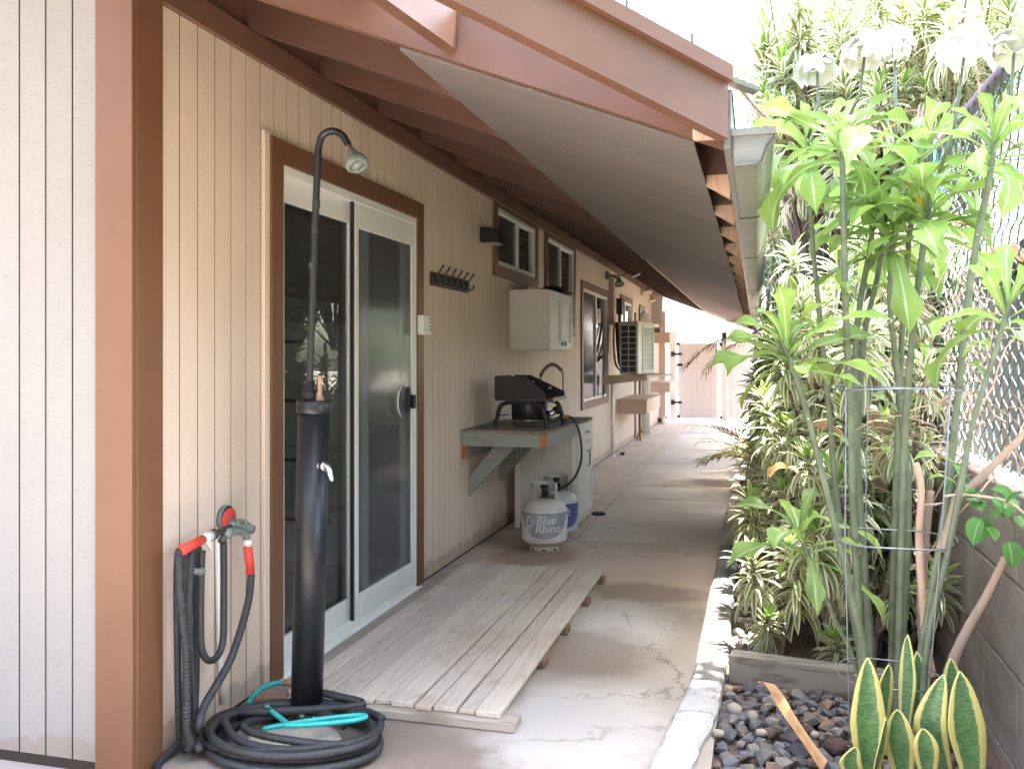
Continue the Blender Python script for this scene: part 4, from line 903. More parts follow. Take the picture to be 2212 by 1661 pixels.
# pale building across the street
nb = thing('distant_house', 'pale low house seen bleached in sunlight above the far gate', 'house', (1, 34, 0))
b = MB(); b.box(-6, 8, 34, 40, -.1, 2.3); b.build('wall', simple('bleached_wall', (.62, .6, .58), .8), nb)
b = MB(); b.prism([(-7, 33.4, 2.3), (9, 33.4, 2.3), (9, 37, 3.1), (-7, 37, 3.1)], (0, 0, .12)); b.build('roof', simple('pale_roof', (.55, .52, .5), .8), nb)


# ================================================================== PLATFORM
pl = thing('wooden_platform', 'low weathered grey plank platform in front of the sliding door', 'platform', (.6, 4.1, 0))
zt_ = .056
xs_ = [.165, .245, .325, .425] + [onz(737 + q[0] / 3, 1107 + q[1] / 3, zt_).x for q in ((203, 1212), (308, 1227), (467, 1247), (582, 1257), (742, 1282), (857, 1292), (1025, 1315))]
for i in range(len(xs_) - 1):
    b = MB(); f0 = 3.045 + random.uniform(-.012, .012) - .012 * (i / 9); b.bbox(xs_[i] + .003, xs_[i + 1] - .003 - (.004 if i in (5, 7) else 0), max(f0, 2.99), 5.22 + random.uniform(-.012, .012), .0365 + random.uniform(0, .0015), zt_ + random.uniform(-.0025, .0025), .0035); b.build('plank', M['plank'], pl)
b = MB(); b.bbox(.17, 1.055, 3.005, 3.095, 0.001, .036, .005); b.build('runner', M['plank_x'], pl)
for yv in (3.66, 4.13, 4.64, 5.12):
    b = MB(); b.bbox(.17, .985 + random.uniform(.02, .035), yv, yv + .075, .001, .036, .004); b.build('runner', M['redblock'], pl)
b = MB()
for i in range(len(xs_) - 1):
    for yv in (3.09, 3.70, 4.17, 4.68, 5.16):
        for q in (.25, .75):
            xx = xs_[i] + (xs_[i + 1] - xs_[i]) * q; b.lathe([(.0035, 0), (0, .0008)], (xx, yv + random.uniform(-.01, .01), zt_ + .0018), 6)
b.build('nail_heads', M['darkmetal'], pl, kind='stuff')
for k, (u, v) in enumerate(((930, 1262), (920, 1282), (905, 1297), (1088, 1283))):
    p = onz(u, v, zt_); o = MB(); q = Vector((p.x, p.y, zt_ + .004)); a = random.random() * 3
    d1 = Vector((cos(a), sin(a), .15)) * .022; d2 = Vector((-sin(a), cos(a), .3)) * .009
    o.add([q - d1, q - d2 * .8, q + d1, q + d2, q + Vector((0, 0, .006))], [(0, 1, 4), (1, 2, 4), (2, 3, 4), (3, 0, 4)])
    o = o.build('dry_leaf', M['deadleaf']); tag(o, ['curled brown leaf on the platform closest to the siding', 'dry leaf on the platform by the door corner', 'small brown leaf crumb by the door threshold', 'tiny dark leaf alone near the middle of the platform'][k], 'leaf')

# ================================================================== OUTDOOR SHOWER
px0, px1, py = ony(662, 1500, 2.9).x, ony(678, 880, 2.9).x, 2.9
shw = thing('outdoor_shower', 'black outdoor shower post with gooseneck pipe and grey shower head by the door', 'shower', (px0, py, 0))
ztop = 1.147; ax = Vector((px1 - px0, 0, ztop)).normalized()
b = MB(); b.tube([(px0, py, 0.03), (px1, py, ztop - .045)], .056, 36); b.build('column', M['black'], shw, True)
b = MB(); b.lathe([(.059, -.045), (.061, -.04), (.061, -.002), (.058, 0), (0, .001)], (px1, py, ztop), 36, ax); b.build('column_cap', M['black'], shw, True)
b = MB(); b.lathe([(.063, 0), (.064, .035), (.060, .055), (.0565, .058)], (px0, py, 0), 36); b.build('base_collar', simple('salted_black', (.03, .033, .036), .6, .3, 30, .3, .001, specks=((.55, .55, .52), 60, .60)), shw, True)
pc = ony(668, 848, 2.9); b = MB(); b.lathe([(.022, 0), (.024, .004), (.024, .03), (.020, .032), (.020, .062), (.012, .066)], (pc.x, py, ztop), 20); b.build('pipe_socket', M['matblack'], shw, True)
gp_ = [ony(u, v, 2.9) for u, v in ((668, 850), (671, 760), (675, 640), (681, 480), (687, 340), (689, 318))] + [ony(u, v, 2.9) for u, v in ((695, 296), (710, 285), (727, 285), (742, 295), (750, 309), (754, 318))]
b = MB(); b.tube(smooth_path(gp_, 8), .0125, 14); b.build('riser_pipe', M['black'], shw, True)
for (u, v, s_) in ((683, 442, .014), (680, 500, .012), (675, 575, .011)):
    b = MB(); q = ony(u, v, 2.9); b.lathe([(.0130, -s_), (.0142, -s_ * .4), (.0135, s_ * .2), (.0145, s_ * .6), (.0128, s_)], q, 14, (.03, 0, 1)); b.build('scuffed_joint', M['rubber'], shw, True)
hd = ony(754, 318, 2.9); he = ony(781, 366, 2.9); hax = (he - hd).normalized() * 1.0; hax = (hax + Vector((0, -.25, 0))).normalized()
b = MB(); b.lathe([(.013, -.002), (.013, .018)], hd, 16, hax); b.build('neck_ring', M['chrome'], shw, True)
b = MB(); b.lathe([(.012, .016), (.016, .022), (.019, .032), (.026, .046), (.037, .062), (.0405, .074), (.040, .086), (.036, .090)], hd, 28, hax); hdm = b.build('shower_head', M['grey_pl'], shw, True)
b = MB(); b.lathe([(.036, .0895), (.028, .092), (.027, .088), (.018, .089), (.016, .094), (0, .095)], hd, 28, hax); b.build('nozzle_face', M['grey_pl'], hdm, True)
q = ony(691, 845, 2.9); b = MB(); b.lathe([(.013, -.005), (.015, 0), (.015, .012), (.010, .016), (.0085, .02), (.0085, .045), (.0095, .048), (.0085, .052), (.0085, .07), (.0095, .072), (.0085, .076), (.008, .088), (0, .089)], (q.x, py, ztop), 14); b.build('vent_nozzle', M['brasspipe'], shw, True)
vv = ony(697, 1004, 2.9); b = MB(); b.lathe([(.024, 0), (.026, .004), (.024, .010), (.016, .014), (.016, .03), (.019, .032), (.018, .042), (0, .046)], (vv.x - .006, py - .02, vv.z), 20, (.9, -.45, 0)); vb = b.build('valve', M['chrome'], shw, True)
lv = [Vector((vv.x + .03, py - .04, vv.z + .004)), Vector((vv.x + .045, py - .046, vv.z - .005)), Vector((vv.x + .055, py - .05, vv.z - .03)), Vector((vv.x + .062, py - .05, vv.z - .05))]
b = MB(); b.tube(smooth_path(lv, 5), [.013, .013, .012, .012, .011, .011, .010, .010, .010, .010, .009, .009, .008, .008, .007, .005], 10); b.build('lever', M['chrome'], vb, True)

# ================================================================== TAP AND HOSES
def zx(pts, x): return [onx(a / 3, 1107.15 + c / 3, (q[0] if q else x)) for a, c, *q in pts]
tp = thing('wall_tap', 'corroded brass wall tap with two-way splitter, red dial behind, on the siding', 'tap', (0, 2.87, .7))
c0 = onx(482, 1119, .0); b = MB(); b.lathe([(0, 0), (.046, 0), (.048, .012), (.044, .020)], (.001, c0.y, c0.z), 24, (1, 0, 0)); b.build('wall_plate', M['grey_pl'], tp, True)
b = MB(); b.lathe([(.040, .018), (.040, .026), (.030, .03), (0, .032)], (.002, c0.y, c0.z), 24, (1, 0, -.1)); b.build('red_disc', M['red_net'], tp, True)
s0 = Vector((.03, c0.y + .005, c0.z - .012)); sp_ = Vector((.115, c0.y + .015, c0.z - .040))
b = MB(); b.tube([s0, sp_], .016, 12); b.lathe([(.022, -.02), (.024, 0), (.02, .022)], (s0 + sp_) / 2, 8, sp_ - s0); b.build('spigot', M['grey_pl'], tp, True)
ha, hb_ = zx([(1505, 75), (1585, 62)], .12); b = MB(); b.tube([ha, hb_], .0065, 8); b.tube([(ha + hb_) / 2, (ha + hb_) / 2 - Vector((.015, 0, .04))], .008, 8)
for q in (ha, hb_): b.lathe([(0, -.012), (.009, -.008), (.011, 0), (.009, .008), (0, .012)], q, 10, hb_ - ha)
b.build('tap_handle', M['grey_pl'], tp, True)
el = zx([(1470, 130), (1540, 115), (1590, 140), (1603, 190)], .12); b = MB(); b.tube(smooth_path(el, 6), .014, 12); b.lathe([(0, -.02), (.02, -.015), (.022, 0), (.02, .015), (0, .02)], el[0], 12); b.build('splitter', M['grey_pl'], tp, True)
e2 = zx([(1490, 95), (1430, 120), (1385, 140), (1350, 152)], .12); b = MB(); b.tube(e2, [.012, .010, .014, .016], 10); b.lathe([(.016, -.01), (.019, -.005), (.019, .01), (.016, .014)], e2[2], 8, e2[3] - e2[2]); b.build('side_outlet', M['darkmetal'], tp, True)
e3 = zx([(1475, 130), (1450, 160), (1435, 190)], .12); b = MB(); b.tube(e3, [.015, .012, .014], 10); b.build('lower_outlet', M['darkmetal'], tp, True)
def hose(name, label, pts, r, mt, extra=None, n=8, seg=10, ribs=False):
    t = thing(name, label, 'hose', pts[-1]); pp = smooth_path(pts, n if not ribs else 40)
    rr = r if not ribs else [r * (1 + (.14 if i % 4 < 2 else -.06)) for i in range(len(pp))]
    b = MB(); b.tube(pp, rr, seg); b.build('tube', mt, t, True); return t
# expandable hose with red grip
g1 = zx([(1175, 245), (1320, 170)], .12)
eh = hose('ribbed_hose', 'ribbed black expandable hose with red grip hanging on the left of the tap', zx([(1180, 245), (1160, 265), (1162, 400), (1172, 560), (1188, 720), (1205, 900), (1212, 1150), (1212, 1400), (1232, 1500), (1215, 1545)], .11), .0125, M['rubber'], ribs=True)
b = MB(); b.tube([g1[0], (g1[0] + g1[1]) / 2, g1[1]], [.017, .0155, .0155], 16); b.build('red_grip', M['red'], eh, True)
ws = zx([(1315, 175), (1365, 148)], .12); b = MB(); b.tube(ws, .0175, 14); b.beam(ws[0] + Vector((.01, .01, -.005)), ws[0] + Vector((.015, .025, -.035)), .014, .010); b.build('white_coupling', M['acwhite'], eh, True)
hose('ribbed_hose', 'second ribbed black strand hanging directly behind the red grip', zx([(1185, 260), (1205, 300), (1203, 480), (1206, 700), (1208, 1000), (1200, 1300), (1205, 1500)], .085), .0115, M['rubber'], ribs=True)
hose('smooth_hose', 'leftmost smooth black hose strand hanging closest to the brown corner trim', zx([(1165, 255), (1150, 300), (1146, 560), (1150, 900), (1155, 1200), (1165, 1480), (1195, 1540)], .05), .011, M['rubber'])
hose('smooth_hose', 'smooth black hose strand hanging between the ribbed hose and the looped hose', zx([(1290, 235), (1250, 250), (1238, 330), (1228, 520), (1222, 720), (1240, 1000), (1262, 1250), (1245, 1480), (1230, 1560)], .10), .012, M['rubber'])
hose('smooth_hose', 'black hose strand in shadow behind the bundle, reaching down to the coil', zx([(1262, 250), (1272, 300), (1272, 600), (1272, 1000), (1262, 1300), (1240, 1500), (1265, 1600)], .06), .0115, M['rubber'])
hose('looped_hose', 'short smooth black hose hanging in a U loop under the tap', zx([(1310, 245), (1306, 330), (1300, 600), (1302, 840), (1325, 930), (1365, 958), (1415, 920), (1445, 820), (1450, 600), (1450, 300), (1448, 190)], .105), .0118, M['rubber'])
b = MB(); cl = zx([(1255, 378), (1300, 380)], .11); b.tube(cl, .010, 10); b.lathe([(.0, -.016), (.012, -.012), (.012, .012), (0, .016)], cl[1], 10, (0, 1, 0)); ho = b.build('hose_hook', M['grey_pl']); tag(ho, 'stubby grey hook holding the hose bundle off the siding', 'hook')
b = MB(); b.tube(zx([(1412, 170), (1415, 500), (1422, 900), (1445, 1230)], .012), .010, 10); wp = b.build('water_pipe', M['vinyl'], None, True); tag(wp, 'thin pale water pipe on the siding running down behind the looped hose', 'pipe')
# coiled hose, fed from the red grip on the right
g2 = zx([(1605, 215), (1625, 395)], .13)
cyc = (.355, 2.725); loops = []
def ell(k, rx, ry, cx, cy, z): return [(cx + rx * cos(a) , cy + ry * sin(a), z + .006 * sin(a * 2 + k)) for a in [pi * .75 - 2 * pi * i / 10 for i in range(10)]]
feed = zx([(1628, 400, .13), (1612, 560, .13), (1560, 760, .13), (1490, 960, .13), (1400, 1120, .13), (1320, 1260, .13), (1290, 1380, .14)], .13)
pts = feed + [Vector((.075, 2.60, .055)), Vector((.14, 2.52, .05))]
spec = [(.29, .215, .0, 0, .017), (.31, .235, .015, -.01, .018), (.27, .20, -.01, .01, .040), (.30, .225, .01, .015, .042), (.245, .17, .02, 0, .020), (.29, .21, .02, -.02, .066), (.265, .19, .03, .015, .068)]
n_ = 0
for k, (rx, ry, dx, dy, z) in enumerate(spec):
    nxt = spec[min(k + 1, len(spec) - 1)]
    for i in range(10):
        a = pi * 1.15 + 2 * pi * i / 10; t = i / 10; rxx = rx + (nxt[0] - rx) * t; ryy = ry + (nxt[1] - ry) * t; zz = z + (nxt[4] - z) * t
        pts.append(Vector((cyc[0] + dx + (rxx + random.uniform(-.012, .012)) * cos(a), cyc[1] + dy + (ryy + random.uniform(-.010, .010)) * sin(a), zz + random.uniform(-.002, .004))))
pts += [Vector((.52, 2.90, .085)), Vector((.42, 2.935, .095)), Vector((.36, 2.94, .098))]
ch = thing('coiled_hose', 'thick dusty black garden hose coiled on the ground below the shower post', 'hose', (cyc[0], cyc[1], 0))
b = MB(); b.tube(smooth_path(pts, 6), .0135, 10); b.build('tube', M['rubber'], ch, True)
b = MB(); b.tube([g2[0], (g2[0] + g2[1]) / 2, g2[1]], [.015, .016, .014], 14); gr = b.build('red_grip', M['red'], ch, True)
b = MB(); b.tube([g2[0] + Vector((0, 0, .022)), g2[0]], .0165, 14); b.build('white_coupling', M['acwhite'], ch, True)
b = MB(); sq = zx([(1622, 352), (1630, 345), (1634, 330), (1628, 322), (1634, 312), (1630, 300), (1637, 296)], .1305); sq = [q + Vector((.006, -.0145, 0)) for q in sq]; b.tube(smooth_path(sq, 3), .0014, 4); b.build('white_script', M['label_white'], gr)
b = MB(); b.tube([pts[-1], pts[-1] + Vector((-.035, .002, .002))], .0155, 12); b.build('brass_end', M['brass'], ch, True)
# loose second black loops lying under the coil toward the wall
for k, (cx_, cy_, rx, ry, lbl) in enumerate(((.30, 2.70, .25, .17, 'inner loop of thin black hose lying inside the thick coil'), (.43, 2.74, .245, .16, 'loose black hose loop pushed to the platform side of the coil'))):
    lp = [Vector((cx_ + rx * cos(a), cy_ + ry * sin(a), .045 + .02 * k + .02 * sin(a * 1.5 + k))) for a in [.5 + i * 2 * pi / 12 for i in range(11)]]
    hose('loose_hose', lbl, lp, .0125, M['rubber'])
hose('loose_hose', 'black hose end curling along the ground to the foot of the brown corner trim', [Vector((.06, 2.60, .10)), Vector((.03, 2.55, .03)), Vector((.03, 2.47, .014)), Vector((.09, 2.40, .013)), Vector((.2, 2.38, .013))], .012, M['rubber'])
hose('teal_hose', 'bright teal hose lying across the middle of the black hose coil', [Vector((.20, 2.83, .075)), Vector((.28, 2.76, .08)), Vector((.35, 2.70, .085)), Vector((.37, 2.67, .09)), Vector((.46, 2.69, .095)), Vector((.57, 2.74, .10)), Vector((.60, 2.78, .10)), Vector((.56, 2.795, .095)), Vector((.42, 2.73, .088)), Vector((.27, 2.69, .06))], .0085, M['teal'])
tq = [onz(u, v, z) for u, v, z in ((537, 1517, .03), (548, 1502, .035), (565, 1487, .04), (590, 1476, .04), (612, 1474, .04))]
th_ = hose('teal_hose', 'short arc of teal hose curving up behind the shower post to a tan coupling', tq, .0095, M['teal'])
b = MB(); b.tube([tq[-1], tq[-1] + Vector((.045, .01, 0))], .014, 12); b.build('coupling', M['brasspipe'], th_, True)
b = MB(); b.lathe([(.16, 0), (.165, .012), (.15, .018), (0, .016)], (.36, 2.72, 0.001), 30); o = b.build('round_lid', simple('pale_lid', (.45, .43, .38), .7, .2, 20, .2), None, True); tag(o, 'pale round lid on the ground in the middle of the hose coil', 'lid')
b = MB(); b.beam((.06, 3.0, .02), (.17, 3.03, .022), .05, .035); o = b.build('wood_offcut', M['redblock']); tag(o, 'short brown wood offcut on the ground behind the shower post', 'wood block')

# ================================================================== BLOCK WALL, FENCE
bw = thing('block_wall', 'old grey concrete block wall along the right side of the planting bed', 'wall', (2.72, 6, 0))
XW = 2.645
b = MB(); b.box(XW + .006, XW + .14, 1.2, 19.5, -.1, .86); b.build('mortar', M['mortar'], bw)
far = MB()
for c in range(4):
    z0 = -.29 + .292 * c + .003; z1 = z0 + .286; y = 1.2 + (.22 if c % 2 else 0)
    while y < 19.4:
        if y + .43 < 11:
            b = MB(); b.bbox(XW, XW + .145, y + .004, y + .426, z0, z1, .006); b.build('block', M['blockwall'], bw)
        else: far.box(XW, XW + .145, y + .004, y + .426, z0, z1)
        y += .43
far.build('far_blocks', M['blockwall'], bw)
fn = thing('chain_link_fence', 'green vinyl chain link fence with a grey-brown top rail above the block wall', 'fence', (XW + .07, 6, .88))
XF = XW + .07; ztp = 2.37
b = MB(); b.tube([(XF + .02, 1.6, ztp - .02), (XF + .02, 13, ztp - .02)], .028, 10); b.build('top_rail', simple('rail_brown', (.16, .13, .15), .6, .2, 10, .2), fn, True)
for yv in (2.2, 4.9, 7.4, 9.9, 12.4):
    b = MB(); b.tube([(XF + .02, yv, .8), (XF + .02, yv, ztp + .05)], .026, 10); b.build('post', M['link'], fn, True)
b = MB(); dy = .055; k = 0; y = 2.3
while y < 11:
    pts = []; z = .90; s_ = 1 if k % 2 else -1; j = 0
    while z < ztp + .04:
        pts.append((XF - .004 * (s_ if k % 2 else -s_), y + dy / 2 * s_ * 1.06, z)); z += .042; s_ = -s_; j += 1
    b.tube(pts, .0034, 3, False); y += dy; k += 1
b.build('chain_link', M['link'], fn)
# neighbour's place beyond
nh = thing('neighbour_house', 'pale lilac board-sided shed wall with brown eave beyond the chain link fence', 'shed', (3.9, 6, 0))
for k in range(46):
    b = MB(); y0 = 3.0 + .15 * k; b.bbox(3.75, 3.77, y0, y0 + .143, -.1, 1.92, .002); b.build('board', simple('lilac_board', (.30, .285, .34), .6, .05, 4) if k == 0 else bpy.data.materials['lilac_board'], nh)
b = MB(); b.box(3.78, 6.5, 3.0, 9.9, -.1, 1.92); b.build('core', M['cabside'], nh)
b = MB(); b.prism([(3.5, 2.7, 1.93), (6.6, 2.7, 2.3), (6.6, 2.7, 2.42), (3.5, 2.7, 2.05)], (0, 7.5, 0)); b.build('roof', simple('brown_roof', (.12, .08, .07), .8), nh)
# dry vine tangle hanging on the fence
b = MB(); rnd = random.Random(5)
for k in range(620):
    y = rnd.uniform(3.0, 8.0); z = rnd.uniform(.75, 1.75) if rnd.random() < .85 else rnd.uniform(1.6, 2.1); x = XF - rnd.uniform(.0, .32)
    p = Vector((x, y, z)); d = Vector((rnd.uniform(-.4, .4), rnd.uniform(-1, 1), rnd.uniform(-.8, .6))).normalized(); pts = [p.copy()]
    for _ in range(5): d = (d + Vector((rnd.uniform(-.5, .5), rnd.uniform(-.5, .5), rnd.uniform(-.6, .35)))).normalized(); p = p + d * rnd.uniform(.03, .08); pts.append(p.copy())
    b.tube(pts, rnd.uniform(.0012, .0035), 3, False)
o = b.build('dry_vine', M['straw'], kind='stuff')

# ================================================================== PLANTS
def leaf_geo(L, W, prof, segs=7, droop=.9, fold=.18, twist=0, wave=0, lift=.3, three=False):
    """Leaf growing along +X from the origin, returns verts, faces, uvs (u across, v along)."""
    vs, uv, fs = [], [], []; p = Vector((0, 0, 0)); ang = lift; st = L / segs
    cols_ = (-1, -.5, 0, .5, 1) if three else (-1, 0, 1)
    for i in range(segs + 1):
        t = i / segs; wv = W * prof(t); tw = twist * t
        up = Vector((-sin(ang), 0, cos(ang)))
        for c in cols_:
            q = p + Vector((0, 1, 0)) * (c * wv * cos(tw)) + up * (abs(c) * fold * wv + c * wv * sin(tw) + wave * wv * sin(t * 14 + c * 2) * abs(c))
            vs.append(q); uv.append(((c + 1) / 2, t))
        p = p + Vector((cos(ang), 0, sin(ang))) * st; ang -= droop / segs
    k = len(cols_)
    for i in range(segs):
        for c in range(k - 1): fs.append((i * k + c, (i + 1) * k + c, (i + 1) * k + c + 1, i * k + c + 1))
    return vs, fs, uv
def add_leaf(mb, geo, mtx, m=0):
    vs, fs, uv = geo; 
    if mb.uv is None: mb.uv = []
    mb.add([mtx @ v for v in vs], fs, m); mb.uv += uv
lance = lambda t: (min(1, t * 4 + .25)) * (1 - max(0, (t - .45) / .55) ** 2.0) ** .8 + .0
def mesh_of(mb, name, mats):
    me = bpy.data.meshes.new(name); me.from_pydata(mb.v, [], mb.f)
    for mt in mats: me.materials.append(mt)
    me.polygons.foreach_set('material_index', mb.mi); ul = me.uv_layers.new(name='UVMap'); ul.data.foreach_set('uv', [c for f_ in mb.f for i in f_ for c in mb.uv[i]])
    me.polygons.foreach_set('use_smooth', [True] * len(me.polygons)); me.update(); return me
def rosette(name, n, L, W, stemlen, droop, segs=6):
    b = MB(); b.uv = []
    for i in range(n):
        f = i / n; a = i * 2.39996 + random.uniform(-.2, .2); z = stemlen * (f - 1); ll = L * random.uniform(.8, 1.12) * (.62 + .38 * min(1, (1 - f) * 3 + .1))
        lift = -.25 + 1.55 * f ** 1.6 + random.uniform(-.15, .15); dr = droop * (1.15 - .75 * f) * random.uniform(.7, 1.3)
        g = leaf_geo(ll, W * random.uniform(.85, 1.15), lance, segs, dr, .22, random.uniform(-.3, .3), 0, lift)
        add_leaf(b, g, Matrix.Translation((0, 0, z)) @ Matrix.Rotation(a, 4, 'Z'), 1 if f > .86 else 0)
    return mesh_of(b, name, [M['soi'], M['soi_young']])
ros = [rosette('leaf_rosette', 50, .22, .0160, .22, 1.5), rosette('leaf_rosette', 42, .20, .0155, .16, 1.8), rosette('leaf_rosette', 60, .22, .0165, .30, 1.3), rosette('leaf_rosette', 38, .19, .0155, .14, 2.0)]
def dracaena(label, base, heads, nm='dracaena', sr=.014, grp='variegated dracaenas in the planting bed', scale=1.0):
    t = thing(nm, label, 'shrub', base, grp); bx = Vector(base)
    if len(heads) > 24:
        top = Vector((sum(h[0] for h in heads) / len(heads), sum(h[1] for h in heads) / len(heads), min(h[2] for h in heads) * .62))
        for k in range(2):
            fork = bx.lerp(top, 1) + Vector((random.uniform(-.12, .12), random.uniform(-.12, .12), random.uniform(-.1, .1)))
            b = MB(); tp_ = smooth_path([bx + Vector((.04 * k, 0, -.02)), bx.lerp(fork, .5) + Vector((random.uniform(-.05, .05), random.uniform(-.05, .05), 0)), fork], 6); b.tube(tp_, [.028 - .0009 * i for i in range(len(tp_))], 8); b.build('trunk', M['trunk'], t, True)
        bx = top; sr = .0105
    for hd_ in heads:
        h = Vector(hd_[:3]); sz = (hd_[3] if len(hd_) > 3 else 1) * scale
        mid = bx.lerp(h, .55) + Vector((random.uniform(-.05, .05), random.uniform(-.05, .05), -.05)); mid.z = bx.z + (h.z - bx.z) * .5
        pts = smooth_path([bx + Vector((random.uniform(-.03, .03), random.uniform(-.03, .03), -.02)), bx.lerp(mid, .4) + Vector((random.uniform(-.02, .02), 0, .02)), mid, h], 5)
        k = len(pts); b = MB(); b.tube(pts, [sr * (1.25 - .75 * i / k) for i in range(k)], 7); b.build('stem', M['trunk'], t, True)
        d = (pts[-1] - pts[-3]).normalized(); tilt = d.lerp(Vector((0, 0, 1)), .35).normalized()
        q = tilt.to_track_quat('Z', 'Y') @ Euler((0, 0, random.uniform(0, 6.28))).to_quaternion()
        o = inst('leaf_rosette', random.choice(ros), t, h, q.to_euler(), sz * random.uniform(.9, 1.1))
    return t
# nearer plants, head by head
def H(u, v, y, s=1): q = ony(u, v, y); return (q.x, q.y, q.z, s)
dracaena('variegated dracaena with bare brown trunk rising from the soil beside the pebbles', (1.96, 4.12, 0), [H(1625, 1205, 4.15, .78), H(1712, 1185, 4.25, .85), H(1660, 1330, 4.05, .5)])
dracaena('young variegated dracaena drooping over the end of the grey timber', (2.16, 4.0, 0), [H(1805, 1378, 3.95, .62), H(1818, 1228, 4.1, .8), H(1770, 1180, 4.35, .8)])
dracaena('small variegated dracaena in front of the block wall behind the peeled stick', (2.5, 4.3, 0), [H(2030, 1245, 3.9, .62), H(1985, 1180, 4.3, .7)])
dracaena('variegated dracaena leaning over the kerb onto the concrete path', (1.85, 5.5, 0), [H(1625, 1110, 5.4, .85), H(1560 + 62, 1080, 5.5, .9), H(1700, 1130, 5.3, .8), H(1690, 1010, 5.6, .9)])
dracaena('tall single-trunk variegated dracaena behind the fiddle-leaf canes', (2.0, 4.9, 0), [H(1690, 925, 5.0, 1.0), H(1655, 860, 5.3, .9), H(1730, 980, 4.9, .9)], sr=.018)
rnd = random.Random(11)
desc = ['knee-high', 'waist-high', 'chest-high', 'head-high', 'tall']
def auto(label, bx, by, zlo, zhi, n, spread, sc0, sr=.016):
    hs = []
    for _ in range(n):
        a = rnd.uniform(0, 6.28); r_ = spread * rnd.random() ** .5; x = bx + r_ * cos(a); yv = by + r_ * sin(a) * 1.2
        z = rnd.uniform(zlo, zhi)
        lim = 1.74 + .16
        x = max(lim, min(2.62 if z < .95 else 3.4, x)); hs.append((x, yv, z, sc0 * rnd.uniform(.85, 1.2)))
    return dracaena(label, (max(1.85, min(2.5, bx)), by, 0), hs, sr=sr)
auto('low variegated dracaena filling the bed beneath the canes', 2.25, 4.6, .35, 1.0, 14, .32, .85)
auto('smallest variegated dracaena low to the soil right behind the timber', 2.2, 4.15, .22, .6, 9, .26, .7)
auto('low bushy variegated dracaena against the block wall', 2.5, 5.3, .45, 1.25, 16, .35, .9)
auto('broad variegated dracaena crowding the kerb past the first pebbles', 2.02, 6.3, .30, 1.25, 20, .34, .95)
auto('variegated dracaena beside the path lantern', 2.15, 7.4, .3, 1.35, 16, .36, 1.0)
auto('dense variegated dracaena in the middle of the bed', 2.3, 6.9, .9, 1.7, 15, .42, 1.0)
auto('waist-high variegated dracaena further along the kerb', 2.1, 8.7, .3, 1.5, 14, .40, 1.05)
auto('shaded variegated dracaena by the yellow palm', 2.25, 10.4, .4, 1.6, 13, .45, 1.1)
auto('last low variegated dracaena toward the gate', 2.25, 12.6, .4, 1.7, 12, .5, 1.2)
auto('slender variegated dracaena rising among the canes', 2.3, 4.1, .55, 1.45, 16, .30, .85)
auto('variegated dracaena pressed against the chain link fence', 2.55, 4.7, 1.2, 2.1, 18, .34, .9)
auto('upright variegated dracaena standing just behind the canes, heads at eye level', 2.3, 5.0, 1.05, 1.85, 20, .36, .95, .02)
auto('tall variegated dracaena whose crown hangs behind the white flowers', 2.6, 6.3, 2.5, 3.4, 50, .70, 1.05, .028)
auto('tall variegated dracaena with its crown beside the gutter', 2.35, 7.6, 1.9, 3.1, 48, .52, 1.0, .03)
auto('tallest variegated dracaena, crown above the eave line', 2.7, 7.8, 3.0, 4.5, 56, .85, 1.05, .034)
auto('leafy tall variegated dracaena high behind the gutter, left edge of the crown', 2.25, 6.6, 2.5, 4.0, 60, .55, 1.1, .03)
auto('variegated dracaena crown high above the wire cage', 2.9, 5.9, 2.7, 3.6, 46, .55, 1.05, .026)
auto('tall variegated dracaena far along the bed behind the gutter', 2.5, 9.0, 2.2, 4.4, 52, .85, 1.15, .034)
auto('tall variegated dracaena at the back corner of the garden', 2.5, 11.8, 1.8, 4.9, 52, .95, 1.3, .036)
auto('tall variegated dracaena leaning over the fence rail', 3.1, 6.9, 2.6, 3.8, 40, .65, 1.0, .026)
# the lone branch that reaches out over the eave
pb_ = [ony(u, v, 5.2) for u, v in ((1700, 290), (1640, 240), (1585, 180), (1535, 150))]
br = thing('dracaena_branch', 'lone leafy branch reaching left against the white sky above the gutter', 'branch', pb_[0])
b = MB(); b.tube(smooth_path(pb_, 6), [.012 - .0003 * i for i in range(19)], 7); b.build('stem', M['trunk'], br, True)
for k, (q, dr_) in enumerate(((pb_[3], (-1, 0, .35)), (pb_[2], (-.9, -.3, .5)))):
    inst('leaf_rosette', ros[k], br, q, Vector(dr_).to_track_quat('Z', 'Y').to_euler(), .72 - .2 * k)

